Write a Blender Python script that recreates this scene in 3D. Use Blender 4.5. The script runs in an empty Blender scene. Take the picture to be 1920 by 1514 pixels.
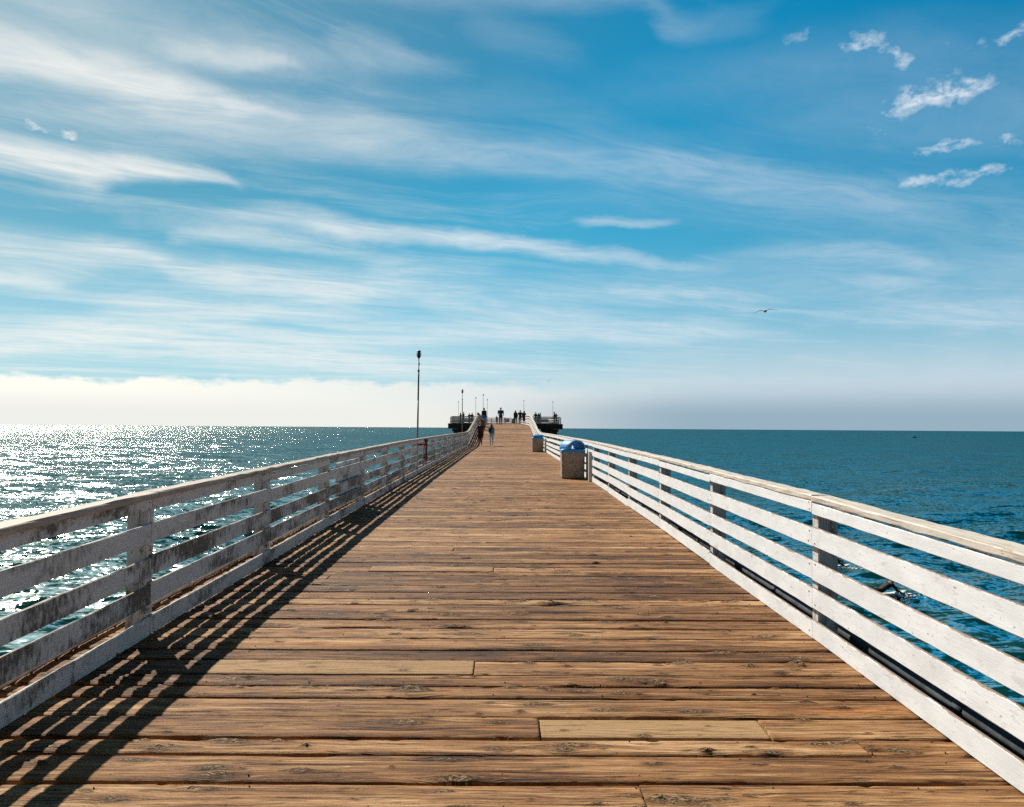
import bpy, bmesh, math, random
import numpy as np
from mathutils import Vector, Matrix
R = math.radians
random.seed(7)
rng = np.random.default_rng(11)
scene = bpy.context.scene
col = scene.collection

# ------------------------------------------------------------------ camera
CAM_Z = 1.6
cam_d = bpy.data.cameras.new("camera")
cam_d.sensor_width = 36.0
cam_d.lens = 36.0 * 1500 / 1920
cam_d.clip_start = 0.05
cam_d.clip_end = 60000
cam = bpy.data.objects.new("camera", cam_d)
col.objects.link(cam)
cam.matrix_world = (Matrix.Translation((0, 0, CAM_Z)) @ Matrix.Rotation(R(-0.46), 4, 'Z')
                    @ Matrix.Rotation(R(90 + 1.74), 4, 'X') @ Matrix.Rotation(R(0.376), 4, 'Z'))
scene.camera = cam
scene.view_settings.view_transform = 'Standard'
scene.view_settings.look = 'None'
scene.view_settings.gamma = 1.0
scene.view_settings.exposure = 0.5
scene.cycles.max_bounces = 6
scene.cycles.diffuse_bounces = 2
scene.cycles.glossy_bounces = 3
scene.cycles.transparent_max_bounces = 6
scene.cycles.caustics_reflective = False
scene.cycles.caustics_refractive = False
scene.cycles.sample_clamp_indirect = 4.0
scene.cycles.use_denoising = False
scene.cycles.use_adaptive_sampling = False

def derot(px, py):
    return px + .0066 * (py - 757), py - .0066 * (px - 960)
def at(px, py, Y):
    x, y = derot(px, py)
    return Vector(((x - 948) / 1500 * Y, Y, CAM_Z + (802.6 - y) / 1500 * Y))
def azel(px, py):
    x, y = derot(px, py)
    a, e = (x - 948) / 1500, (802.6 - y) / 1500
    return math.degrees(math.atan(a)), math.degrees(math.atan(e / math.hypot(1, a)))

# ------------------------------------------------------------------ node helper
class NT:
    def __init__(s, tree):
        s.t = tree; s.t.nodes.clear()
    def n(s, typ, **kw):
        nd = s.t.nodes.new(typ)
        for k, v in kw.items():
            setattr(nd, k, v)
        return nd
    def put(s, sock, v):
        if v is None: return
        if hasattr(v, 'is_output'):
            s.t.links.new(v, sock)
        else:
            sock.default_value = v
    def m(s, op, a, b=None, c=None, clamp=False):
        nd = s.n('ShaderNodeMath', operation=op, use_clamp=clamp)
        s.put(nd.inputs[0], a); s.put(nd.inputs[1], b); s.put(nd.inputs[2], c)
        return nd.outputs[0]
    def add(s, *v):
        r = v[0]
        for k in v[1:]: r = s.m('ADD', r, k)
        return r
    def mul(s, *v):
        r = v[0]
        for k in v[1:]: r = s.m('MULTIPLY', r, k)
        return r
    def sub(s, a, b): return s.m('SUBTRACT', a, b)
    def div(s, a, b): return s.m('DIVIDE', a, b)
    def smooth(s, x, a, b, lo=0.0, hi=1.0):
        nd = s.n('ShaderNodeMapRange', interpolation_type='SMOOTHSTEP')
        s.put(nd.inputs[0], x); s.put(nd.inputs[1], a); s.put(nd.inputs[2], b)
        s.put(nd.inputs[3], lo); s.put(nd.inputs[4], hi)
        return nd.outputs[0]
    def lin(s, x, a, b, lo=0.0, hi=1.0):
        nd = s.n('ShaderNodeMapRange')
        s.put(nd.inputs[0], x); s.put(nd.inputs[1], a); s.put(nd.inputs[2], b)
        s.put(nd.inputs[3], lo); s.put(nd.inputs[4], hi)
        return nd.outputs[0]
    def xyz(s, x, y, z=0.0):
        nd = s.n('ShaderNodeCombineXYZ')
        s.put(nd.inputs[0], x); s.put(nd.inputs[1], y); s.put(nd.inputs[2], z)
        return nd.outputs[0]
    def sep(s, v):
        nd = s.n('ShaderNodeSeparateXYZ'); s.put(nd.inputs[0], v)
        return nd.outputs
    def noise(s, vec, scale=1.0, detail=4.0, rough=.55, dist=0.0, color=False, lac=2.0):
        nd = s.n('ShaderNodeTexNoise')
        s.put(nd.inputs['Vector'], vec)
        nd.inputs['Scale'].default_value = scale; nd.inputs['Detail'].default_value = detail
        nd.inputs['Roughness'].default_value = rough; nd.inputs['Distortion'].default_value = dist
        nd.inputs['Lacunarity'].default_value = lac
        return nd.outputs['Color' if color else 'Fac']
    def mix(s, f, a, b, blend='MIX'):
        nd = s.n('ShaderNodeMix', data_type='RGBA', blend_type=blend)
        s.put(nd.inputs[0], f); s.put(nd.inputs[6], a); s.put(nd.inputs[7], b)
        return nd.outputs[2]
    def ramp(s, x, stops):
        nd = s.n('ShaderNodeValToRGB'); s.put(nd.inputs[0], x)
        e = nd.color_ramp.elements
        while len(e) < len(stops): e.new(0.5)
        for k, (p, c) in enumerate(stops):
            e[k].position = p; e[k].color = (*c, 1)
        return nd.outputs[0]
    def attr(s, name):
        return s.n('ShaderNodeAttribute', attribute_name=name).outputs['Fac']
    def vm(s, op, a, b=None):
        nd = s.n('ShaderNodeVectorMath', operation=op)
        s.put(nd.inputs[0], a); s.put(nd.inputs[1], b)
        return nd.outputs[1] if op in ('LENGTH', 'DOT_PRODUCT', 'DISTANCE') else nd.outputs[0]
def rgb(*c): return (c[0], c[1], c[2], 1.0)

# ------------------------------------------------------------------ sky
SUN_AZ, SUN_EL = -36.0, 42.6          # degrees: azimuth from +Y towards +X, elevation
world = bpy.data.worlds.new("World")
scene.world = world
world.use_nodes = True
def build_world():
    T = NT(world.node_tree)
    d = T.n('ShaderNodeTexCoord').outputs['Generated']
    x, y, z = T.sep(d)
    DEG = 57.29578
    az = T.mul(T.m('ARCTAN2', x, y), DEG)
    el = T.mul(T.m('ARCSINE', z), DEG)
    sky = T.n('ShaderNodeTexSky', sky_type='NISHITA', sun_disc=False)
    sky.sun_elevation = R(SUN_EL); sky.sun_rotation = R(SUN_AZ)
    sky.altitude = 10; sky.air_density = 1.0; sky.dust_density = 0.6; sky.ozone_density = 2.0
    base = T.mix(1.0, sky.outputs[0], rgb(.42, .86, 1.0), 'MULTIPLY')
    hsv = T.n('ShaderNodeHueSaturation'); hsv.inputs['Saturation'].default_value = 1.18
    hsv.inputs['Value'].default_value = 1.0
    T.put(hsv.inputs['Color'], base)
    base = hsv.outputs[0]
    base = T.mix(T.smooth(el, 30.0, 52.0), base, T.mix(1.0, base, rgb(.09, .09, .092), 'MULTIPLY'))  # unseen sky overhead dimmed to deepen the shade on the deck
    base = T.mix(T.smooth(y, .25, -.5), base, T.mix(1.0, base, rgb(.26, .26, .26), 'MULTIPLY'))  # sky behind the viewer dimmed too, for less fill light
    # ---- high cloud on a plane above: streaks run to the right-hand distance
    zc = T.m('MAXIMUM', T.add(z, .02), .03)
    u = T.div(x, zc); v = T.div(y, zc)
    ca, sa = math.cos(R(24)), math.sin(R(24))
    us = T.add(T.mul(u, ca), T.mul(v, sa)); vs = T.add(T.mul(u, -sa), T.mul(v, ca))
    wv = T.noise(T.xyz(T.mul(us, .5), T.mul(vs, .9), 3.1), 1.0, 3, .5)
    vs2 = T.add(vs, T.mul(T.sub(wv, .5), 1.1))
    n1 = T.noise(T.xyz(T.mul(us, .22), T.mul(vs2, 1.25), 0.0), 1.0, 9, .6, .25)
    n2 = T.noise(T.xyz(T.mul(us, 1.1), T.mul(vs2, 2.6), 7.7), 1.0, 9, .66, .5)
    nf = T.noise(T.xyz(T.mul(us, 2.2), T.mul(vs2, 5.2), 2.7), 1.0, 7, .6, 1.0)
    cir = T.add(T.mul(n1, .62), T.mul(n2, .38))
    lat = T.add(T.smooth(az, 30.0, -34.0, -.01, .03), T.smooth(el, 20.0, 4.0, 0.0, .05))
    cir = T.smooth(T.add(cir, lat), .50, .76)
    cir = T.mul(cir, .50)
    # ---- named streaks and puffs, each at its own bearing and height
    wa = T.noise(T.xyz(T.mul(az, .16), T.mul(el, .42), 1.3), 1.0, 6, .6, color=True)
    wx, wy, _ = T.sep(wa)
    azw = T.add(az, T.mul(T.sub(wx, .5), 4.0)); elw = T.add(el, T.mul(T.sub(wy, .5), 1.5))
    wb = T.noise(T.xyz(T.mul(az, .8), T.mul(el, 1.2), 4.3), 1.0, 6, .58, color=True)
    bx, by, _ = T.sep(wb)
    azp = T.add(az, T.mul(T.sub(bx, .5), 2.0)); elp = T.add(el, T.mul(T.sub(by, .5), 1.6))
    tex = T.smooth(T.add(T.mul(n2, .6), T.mul(nf, .4)), .28, .66, .25, 1.0)
    puf = T.smooth(T.noise(T.xyz(T.mul(az, 1.1), T.mul(el, 1.7), 9.0), 1.0, 7, .6, .3), .28, .70, .08, 1.0)
    xw = T.m('MULTIPLY_ADD', azw, 1 / 100.0, .5, clamp=True); xp = T.m('MULTIPLY_ADD', azp, 1 / 100.0, .5, clamp=True)
    XW, XP = T.xyz(xw, xw, xw), T.xyz(xp, xp, xp)
    def streak(pts, puffy=False):
        """a cloud along a line of (bearing px, height px, half width in degrees, density), read off curves over the bearing"""
        q = sorted((*azel(p[0], p[1]), p[2], p[3]) for p in pts)
        nd = T.n('ShaderNodeRGBCurve')
        nd.mapping.extend = 'HORIZONTAL'; nd.mapping.use_clip = False
        for ch, val in enumerate((1, 2, 3)):
            cv = nd.mapping.curves[ch]
            xs = [(p[0] / 100 + .5, p[val] / (40.0, 6.0, 1.3)[ch]) for p in q]
            while len(cv.points) < len(xs): cv.points.new(.5, .5)
            for k, (a, b_) in enumerate(xs): cv.points[k].location = (a, b_); cv.points[k].handle_type = 'AUTO_CLAMPED'
        nd.mapping.update()
        T.put(nd.inputs['Color'], XP if puffy else XW)
        c_, w_, a_ = T.sep(nd.outputs[0])
        dd = T.m('ABSOLUTE', T.m('MULTIPLY_ADD', c_, -40.0, elp if puffy else elw))
        f = T.smooth(T.div(dd, T.m('MULTIPLY_ADD', w_, 6.0 if not puffy else 4.8, .02)), 1.2, .05)
        return T.mul(f, T.mul(a_, 1.3))
    S = [[(-150, 60, 2.2, .5), (0, 95, 2.0, .85), (230, 150, 1.8, .95), (400, 185, 1.3, .9), (500, 205, .6, .6), (560, 215, .4, 0)],
         [(-100, 150, 3.5, .24), (200, 190, 3.5, .34), (500, 230, 2.8, .45), (800, 270, 2, .52), (1000, 290, 1.6, .48), (1300, 320, 1.6, .36), (1600, 360, 1.5, .25), (1800, 380, 1.3, 0)],
         [(-100, 0, 3, .24), (150, 40, 3, .34), (350, 80, 2.5, .3), (550, 100, 1.5, .3), (800, 120, 1.2, 0)],
         [(280, 78, .9, 0), (420, 100, .9, .5), (490, 108, .6, .45), (560, 112, .4, 0)],
         [(600, 70, .9, 0), (700, 85, 1.3, .28), (790, 110, 1.0, .2), (900, 125, .6, 0)],
         [(-100, 275, 1.2, .9), (50, 295, 1.3, 1.0), (170, 320, 1.5, 1.1), (230, 312, 1.2, 1.05), (330, 315, .9, .95), (400, 325, .6, .7), (460, 348, .35, 0)],
         [(380, 395, .7, 0), (520, 395, .9, .6), (650, 425, 1.0, .8), (850, 445, .85, .85), (1000, 465, .75, .85), (1150, 475, .65, .7), (1260, 495, .5, .45), (1380, 508, .4, 0)],
         [(300, 440, .6, 0), (400, 437, .7, .55), (600, 465, .8, .45), (800, 500, .8, .4), (960, 505, .6, 0)],
         [(-100, 430, 1.4, .5), (100, 470, 1.5, .6), (250, 478, 1.0, .8), (330, 500, 1.3, .7), (500, 525, 1.6, .75), (640, 535, 1.5, .95), (730, 525, 1.3, .9), (860, 560, 1.8, .6), (1050, 600, 1.6, .5), (1250, 620, 1.2, .4), (1450, 612, .9, 0)],
         [(150, 590, .8, 0), (300, 580, 1, .65), (420, 590, 1, .75), (520, 580, .7, .5), (640, 590, .6, 0)],
         [(-80, 510, .7, .7), (40, 520, .7, .6), (130, 540, .5, 0)],
         [(-100, 655, 1.2, .7), (200, 640, 1.2, .8), (450, 660, 1.3, .8), (700, 680, 1.2, .8), (900, 690, 1.2, .6), (1150, 700, 1.0, 0)],
         [(50, 615, .9, .4), (300, 620, 1, .55), (600, 640, 1, .5), (900, 630, .9, .6), (1200, 625, .9, .5), (1550, 630, .7, .0)],
         [(1130, 535, .4, 0), (1250, 545, .4, .5), (1420, 560, .35, .3), (1520, 567, .3, 0)],
         [(1250, 505, 1.0, 0), (1500, 475, 1.2, .35), (1650, 475, 1.0, .5), (1720, 490, .8, .42), (1850, 500, .6, 0)],
         [(1500, 600, .6, 0), (1700, 585, 1.0, .45), (1850, 592, 1.1, .5), (2050, 610, 1, .4)],
         [(1080, 412, .35, 0), (1130, 410, .4, .5), (1200, 415, .35, .4), (1280, 414, .3, 0)],
         [(900, 150, 1.6, .0), (1050, 215, 2.2, .14), (1250, 290, 2, .2), (1500, 330, 1.8, 0)],
         [(900, 350, 1.5, 0), (1300, 370, 2.4, .16), (1700, 390, 3.2, .26), (2100, 420, 3.2, .26)], [(1000, 540, 1.6, .1), (1400, 530, 2.2, .22), (2050, 520, 2.6, .26)],
         [(1050, 170, 1.5, 0), (1400, 135, 2.6, .13), (1700, 110, 3.2, .18), (2050, 90, 3.2, .16)], [(1250, 245, 1.5, 0), (1550, 232, 2.4, .15), (1950, 222, 2.8, .20)],
         [(560, 170, 1.6, 0), (800, 190, 1.8, .16), (1050, 205, 1.4, 0)], [(850, 30, 1.4, 0), (950, 60, 1.5, .14), (1120, 110, 1.2, 0)],
         [(1200, -30, 1.2, .2), (1300, 40, 1.1, .25), (1480, 10, 1, .0)]]
    P = [[(1660, 195, .7, 0), (1710, 185, 1.25, 1.1), (1790, 162, 1.25, 1.15), (1850, 150, .9, .9), (1905, 130, .5, 0)],
         [(1580, 78, .5, 0), (1615, 72, .75, .85), (1650, 60, .75, .75), (1680, 50, .4, 0)], [(1660, 70, .5, 0), (1680, 82, .7, .7), (1708, 100, .7, .75), (1730, 95, .4, 0)],
         [(1480, 62, .5, 0), (1505, 58, .6, .4), (1530, 50, .5, 0)],
         [(1680, 342, .4, 0), (1720, 338, .65, .85), (1800, 328, .65, .85), (1880, 312, .5, .7), (1920, 308, .3, 0)],
         [(1720, 280, .35, 0), (1765, 270, .5, .75), (1820, 260, .5, .75), (1850, 258, .3, 0)], [(1870, 262, .35, 0), (1900, 256, .5, .8), (1935, 254, .4, .5), (1975, 252, .3, 0)],
         [(1830, 85, .4, 0), (1855, 72, .5, .5), (1875, 62, .4, 0)], [(1885, 68, .4, 0), (1910, 58, .55, .75), (1945, 40, .5, .6), (1990, 30, .3, 0)],
         [(1615, 235, .4, 0), (1640, 236, .5, .35), (1690, 242, .4, 0)], [(1570, 325, .5, 0), (1600, 335, .7, .35), (1640, 350, .5, 0)], [(1780, 50, .8, 0), (1788, 75, .9, .3), (1800, 100, .7, 0)],
         [(30, 228, .3, 0), (60, 236, .42, .8), (90, 245, .3, 0)], [(105, 242, .3, 0), (128, 252, .42, 1.0), (150, 258, .3, 0)], [(135, 240, .3, 0), (150, 236, .4, .6), (165, 232, .3, 0)]]
    tot = T.m('MULTIPLY', streak(S[0]), 1.0)
    for s_ in S[1:]: tot = T.sub(1.0, T.mul(T.sub(1.0, tot), T.sub(1.0, T.m('MULTIPLY', streak(s_), .9, clamp=True))))
    tot = T.add(T.mul(tot, tex), T.mul(cir, T.sub(1.0, T.mul(tot, tex))))
    tot2 = streak(P[0], True)
    for s_ in P[1:]: tot2 = T.m('MAXIMUM', tot2, streak(s_, True))
    tot2 = T.mul(tot2, puf, .86)
    front = T.smooth(y, 0.0, .2)
    den = T.m('MAXIMUM', tot, T.mul(tot2, front), clamp=True)
    # cirrus thin towards the zenith behind the viewer
    den = T.mul(den, T.smooth(el, 55.0, 31.0, .05, 1.0), T.smooth(y, -.4, .2, .3, 1.0))
    
    # general veil, thicker towards the sun
    sd = Vector((math.sin(R(SUN_AZ)) * math.cos(R(SUN_EL)), math.cos(R(SUN_AZ)) * math.cos(R(SUN_EL)), math.sin(R(SUN_EL))))
    cs = T.vm('DOT_PRODUCT', d, tuple(sd))
    veil = T.add(T.smooth(cs, .76, 1.0, 0.0, .12), T.smooth(el, 15.0, 3.0, 0.0, .46))
    ccol = T.mix(T.smooth(az, -30.0, 30.0), rgb(.66, .66, .63), rgb(.50, .56, .62))
    vcol = T.mix(T.smooth(az, -30.0, 25.0), rgb(.42, .56, .66), rgb(.36, .48, .60))
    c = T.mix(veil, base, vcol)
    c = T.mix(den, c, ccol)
    # ---- fog bank lying on the sea
    fn = T.noise(T.xyz(T.mul(az, .30), T.mul(el, .7), 5.5), 1.0, 8, .62)
    fn2 = T.noise(T.xyz(T.mul(az, .05), 0.0, 2.2), 1.0, 2, .5)
    top = T.add(3.05, T.mul(T.sub(fn, .5), 2.4), T.mul(T.sub(fn2, .5), .6), T.smooth(az, -4.0, 22.0, 0.0, 1.5))
    fsoft = T.smooth(az, -3.0, 14.0, .35, 4.2)
    fog = T.smooth(T.sub(el, top), T.mul(fsoft, .7), T.mul(fsoft, -.8))
    fl = T.mix(T.smooth(az, -32.0, 22.0), rgb(.72, .715, .645), rgb(.42, .49, .54))
    lowc = T.mix(T.smooth(az, -8.0, 14.0), rgb(.62, .62, .585), rgb(.225, .315, .385))
    fcol = T.mix(T.smooth(el, T.smooth(az, -5.0, 15.0, 2.6, 3.6), .8), fl, lowc)
    c = T.mix(fog, c, fcol)
    # below the horizon (seen by nothing but bounced light): dark sea
    c = T.mix(T.smooth(el, -.2, -1.5), c, rgb(.02, .07, .1))
    bg = T.n('ShaderNodeBackground'); out = T.n('ShaderNodeOutputWorld')
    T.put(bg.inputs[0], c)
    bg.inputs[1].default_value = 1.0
    # the Nishita sky is brought to its strength before the clouds are mixed in
    k0 = T.mix(1.0, hsv.outputs[0], rgb(.1, .1, .1), 'MULTIPLY')
    kr, kg, kb = T.sep(k0)
    glare = T.smooth(cs, .70, .97, 1.0, .66)
    def soft(q, g=1.0): return T.mul(T.div(q, T.add(1.0, T.mul(q, .85))), glare, g)
    k = T.xyz(soft(kr, 1.0), soft(kg, .99), soft(kb, 1.0))
    for l in list(world.node_tree.links):
        if l.from_socket == hsv.outputs[0] and l.to_node != k0.node:
            sk = l.to_socket; world.node_tree.links.remove(l); world.node_tree.links.new(k, sk)
    T.t.links.new(bg.outputs[0], out.inputs[0])
build_world()
world.cycles.sampling_method = 'MANUAL'
world.cycles.sample_map_resolution = 512

sun_d = bpy.data.lights.new("sun", 'SUN')
sun_d.energy = 5.0
sun_d.angle = R(0.5)
sun_d.color = (1.0, .925, .79)
sun = bpy.data.objects.new("sun", sun_d)
col.objects.link(sun)
sdir = Vector((math.sin(R(SUN_AZ)) * math.cos(R(SUN_EL)), math.cos(R(SUN_AZ)) * math.cos(R(SUN_EL)), math.sin(R(SUN_EL))))
sun.rotation_euler = sdir.to_track_quat('Z', 'Y').to_euler()
sun.location = (-30, 40, 40)

# ------------------------------------------------------------------ materials
def mat(name):
    m = bpy.data.materials.new(name); m.use_nodes = True
    T = NT(m.node_tree)
    b = T.n('ShaderNodeBsdfPrincipled'); o = T.n('ShaderNodeOutputMaterial')
    T.t.links.new(b.outputs[0], o.inputs[0])
    return m, T, b
def bump(T, b, h, strength=.5, dist=.01):
    nd = T.n('ShaderNodeBump'); nd.inputs['Strength'].default_value = strength
    nd.inputs['Distance'].default_value = dist
    T.put(nd.inputs['Height'], h); T.t.links.new(nd.outputs[0], b.inputs['Normal'])
def plain(name, c, rough=.6, metal=0.0, var=.25, scale=8.0, bmp=.15):
    m, T, b = mat(name)
    p = T.n('ShaderNodeTexCoord').outputs['Object']
    n = T.noise(p, scale, 5, .6)
    dark = rgb(*[k * (1 - var) for k in c]); light = rgb(*[min(1, k * (1 + var)) for k in c])
    T.put(b.inputs['Base Color'], T.mix(T.smooth(n, .3, .7), dark, light))
    b.inputs['Roughness'].default_value = rough; b.inputs['Metallic'].default_value = metal
    if bmp: bump(T, b, T.noise(p, scale * 6, 4, .6), bmp, .01)
    return m

def wood_mat(name, grey=.0, sat=1.0):
    m, T, b = mat(name)
    p = T.n('ShaderNodeNewGeometry').outputs['Position']
    x, y, z = T.sep(p)
    gv, kd, pr, fr = T.attr('gv'), T.attr('kd'), T.attr('pr'), T.attr('fresh')
    pz = T.mul(pr, 37.0)
    wob = T.mul(T.sub(T.noise(T.xyz(T.mul(x, 1.4), T.mul(gv, 6), pz), 1.0, 3, .5), .5), .03)
    g2 = T.add(gv, wob)
    fib = T.noise(T.xyz(T.mul(x, 3.4), T.mul(g2, 120), pz), 1.0, 8, .72)
    band = T.noise(T.xyz(T.mul(x, 1.0), T.mul(g2, 26), pz), 1.0, 7, .68, .35)
    big = T.noise(T.xyz(T.mul(x, .9), T.mul(gv, 3.2), T.add(pz, 4)), 1.0, 4, .6)
    f = T.add(T.mul(fib, .46), T.mul(band, .42), T.mul(big, .24), -.06, T.mul(T.sub(pr, .5), .09))
    c = T.ramp(f, [(.36, (.022, .0075, .003)), (.435, (.094, .036, .011)), (.49, (.218, .095, .031)), (.545, (.348, .179, .070)), (.63, (.58, .375, .20))])
    # per-plank and patchy tints: orange where newly worn, grey-brown where bleached
    org = T.smooth(T.noise(T.xyz(T.mul(x, .7), T.mul(gv, 5.0), T.add(pz, 11)), 1.0, 4, .6), .55, .74)
    c = T.mix(T.mul(org, .55), c, T.mix(1.0, c, rgb(1.35, .95, .52), 'MULTIPLY'))
    gr = T.smooth(T.add(T.noise(T.xyz(T.mul(x, .45), T.mul(gv, 2.5), T.add(pz, 21)), 1.0, 4, .6), T.mul(T.sub(pr, .5), .3)), .5, .68)
    c = T.mix(T.mul(gr, .55), c, T.mix(1.0, c, rgb(1.1, 1.14, 1.25), 'MULTIPLY'))
    # fresh replacement boards: honey coloured with broad smooth figure
    ring = T.m('SINE', T.mul(T.add(g2, T.mul(T.noise(T.xyz(T.mul(x, 1.1), T.mul(gv, 7), pz), 1.0, 2, .5), .16)), 260.0))
    fc = T.mix(T.smooth(ring, -.3, .9), rgb(.40, .25, .12), rgb(.29, .155, .06))
    fc = T.mix(T.mul(T.smooth(fib, .35, .62), .3), fc, rgb(.46, .31, .17))
    c = T.mix(fr, c, fc)
    # knots: torn, irregular, pale splintered wood with a dark hollow side
    kn = T.noise(T.xyz(T.mul(x, 16), T.mul(y, 38), 0.0), 1.0, 5, .7)
    kn2 = T.noise(T.xyz(T.mul(x, 60), T.mul(y, 150), 2.0), 1.0, 4, .7)
    kdd = T.add(kd, T.mul(T.sub(kn, .5), 1.5))
    krg = T.m('SINE', T.mul(T.add(kdd, T.mul(kn2, .5)), 11.0))
    kmask = T.smooth(kdd, 1.25, .8)
    kc = T.mix(T.smooth(T.add(kn2, T.mul(krg, .10)), .40, .58), rgb(.028, .011, .005), rgb(.52, .35, .19))
    c = T.mix(T.mul(kmask, .9), c, kc)
    c = T.mix(T.mul(T.smooth(kdd, .8, 1.15), T.smooth(kdd, 1.6, 1.2), T.smooth(kn2, .4, .6), .85), c, rgb(.022, .010, .005))
    c = T.mix(T.mul(T.smooth(kdd, 3.2, 1.2), .32), c, T.mix(1.0, c, rgb(.48, .40, .34), 'MULTIPLY'))
    # checks (fine dark cracks along the grain) and ground-in dirt
    ck = T.noise(T.xyz(T.mul(x, 1.3), T.mul(g2, 105), T.add(pz, 5)), 1.0, 3, .5)
    cm = T.mul(T.smooth(ck, .585, .63), T.smooth(T.noise(T.xyz(T.mul(x, 1.6), T.mul(gv, 9), T.add(pz, 9)), 1.0, 3, .6), .42, .56))
    cm = T.mul(cm, T.sub(1.0, fr))
    c = T.mix(T.mul(cm, .94), c, rgb(.010, .005, .003))
    dk = T.smooth(T.noise(T.xyz(T.mul(x, 3.5), T.mul(g2, 36), T.add(pz, 31)), 1.0, 8, .76), .57, .68)
    c = T.mix(T.mul(dk, T.sub(1.0, fr), .75), c, rgb(.045, .020, .009))
    lt = T.smooth(T.noise(T.xyz(T.mul(x, 3.0), T.mul(g2, 44), T.add(pz, 41)), 1.0, 8, .76), .60, .70)
    c = T.mix(T.mul(lt, T.sub(1.0, fr), .5), c, rgb(.50, .36, .215))
    if grey:
        lum = T.n('ShaderNodeHueSaturation'); lum.inputs['Saturation'].default_value = sat
        T.put(lum.inputs['Color'], c); c = T.mix(grey, lum.outputs[0], rgb(.30, .26, .22))
    T.put(b.inputs['Base Color'], c)
    T.put(b.inputs['Roughness'], T.smooth(fib, .35, .65, .48, .72))
    b.inputs['Specular IOR Level'].default_value = .16
    h = T.sub(T.add(T.mul(fib, .6), T.mul(band, .5), T.mul(T.mul(krg, kmask), .25)), T.mul(cm, .7))
    bump(T, b, T.sub(h, T.mul(dk, .5)), 1.0, .014)
    return m

def paint_mat(name, mildew=.2, chip=.3, base=(.80, .83, .87), wear=0.0):
    """old white paint on boards; bu runs along the board in metres, bv 0..1 up its height, br differs per board"""
    m, T, b = mat(name)
    bu, bv, br = T.attr('bu'), T.attr('bv'), T.attr('br')
    rz = T.mul(br, 53.0)
    soft = T.noise(T.xyz(T.mul(bu, 3.0), T.mul(bv, 1.1), rz), 1.0, 5, .6)
    c = T.mix(T.smooth(soft, .35, .7), rgb(*[k * .86 for k in base]), rgb(*base))
    smut = T.smooth(T.noise(T.xyz(T.mul(bu, 9.0), T.mul(bv, 2.0), T.add(rz, 3)), 1.0, 5, .6), .56, .72)
    c = T.mix(T.mul(smut, .34), c, rgb(.46, .47, .50))
    if mildew > 0:
        st = T.noise(T.xyz(T.mul(bu, 26.0), T.mul(bv, 1.6), T.add(rz, 7)), 1.0, 6, .68)
        pa = T.noise(T.xyz(T.mul(bu, 1.5), T.mul(bv, .5), T.add(rz, 13)), 1.0, 3, .5)
        t0 = .66 - .27 * mildew
        mk = T.smooth(T.add(T.mul(st, .75), T.mul(T.sub(pa, .5), .95), T.mul(T.sub(br, .5), .12), .12), t0 - .05, t0 + .20)
        fine = T.noise(T.xyz(T.mul(bu, 70.0), T.mul(bv, 7.0), rz), 1.0, 4, .7)
        mc = T.mix(T.smooth(fine, .42, .66), rgb(.022, .018, .010), rgb(.13, .11, .075))
        c = T.mix(T.mul(mk, .92), c, mc)
    if chip > 0:
        ed = T.m('MAXIMUM', T.smooth(bv, .93, 1.01), T.smooth(bv, .05, -.01, 0.0, .5))
        cn = T.noise(T.xyz(T.mul(bu, 6.0), T.mul(bv, 3.0), T.add(rz, 17)), 1.0, 8, .74)
        cm = T.smooth(T.add(cn, T.mul(ed, .30 * chip + .03)), .70 - .06 * chip, .73 - .06 * chip)
        c = T.mix(cm, c, T.mix(T.noise(T.xyz(T.mul(bu, 40), T.mul(bv, 20), 0.0), 1.0, 3), rgb(.10, .06, .035), rgb(.36, .28, .22)))
        sp = T.noise(T.xyz(T.mul(bu, 22.0), T.mul(bv, 7.0), T.add(rz, 37)), 1.0, 3, .6)
        c = T.mix(T.mul(T.smooth(sp, .655, .70), T.smooth(soft, .45, .6), .75), c, rgb(.17, .15, .14))
        hair = T.noise(T.xyz(T.mul(bu, .9), T.mul(bv, 9.0), T.add(rz, 23)), 1.0, 3, .5)
        hm = T.mul(T.smooth(T.m('ABSOLUTE', T.sub(hair, .5)), .006, .0), T.smooth(pa if mildew > 0 else soft, .5, .62))
        c = T.mix(T.mul(hm, .6), c, rgb(.16, .12, .09))
    if wear > 0:
        wn = T.noise(T.xyz(T.mul(bu, 3.5), T.mul(bv, 6.0), T.add(rz, 29)), 1.0, 7, .7)
        g = T.noise(T.xyz(T.mul(bu, 5.0), T.mul(bv, 60.0), T.add(rz, 2)), 1.0, 4, .6)
        wc = T.mix(T.smooth(g, .35, .65), rgb(.24, .19, .15), rgb(.50, .43, .37))
        c = T.mix(T.mul(T.smooth(wn, .56 - .2 * wear, .68 - .1 * wear), .85), c, wc)
        pit = T.noise(T.xyz(T.mul(bu, 16.0), T.mul(bv, 5.0), T.add(rz, 43)), 1.0, 4, .65)
        c = T.mix(T.mul(T.smooth(pit, .66, .71), .85), c, rgb(.04, .03, .025))
    T.put(b.inputs['Base Color'], c)
    b.inputs['Roughness'].default_value = .62
    b.inputs['Specular IOR Level'].default_value = .3
    bump(T, b, T.add(soft, T.mul(smut, -.4), T.mul(T.noise(T.xyz(T.mul(bu, 8), T.mul(bv, 30), rz), 1.0, 4, .6), .5)), .35, .006)
    return m

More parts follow.
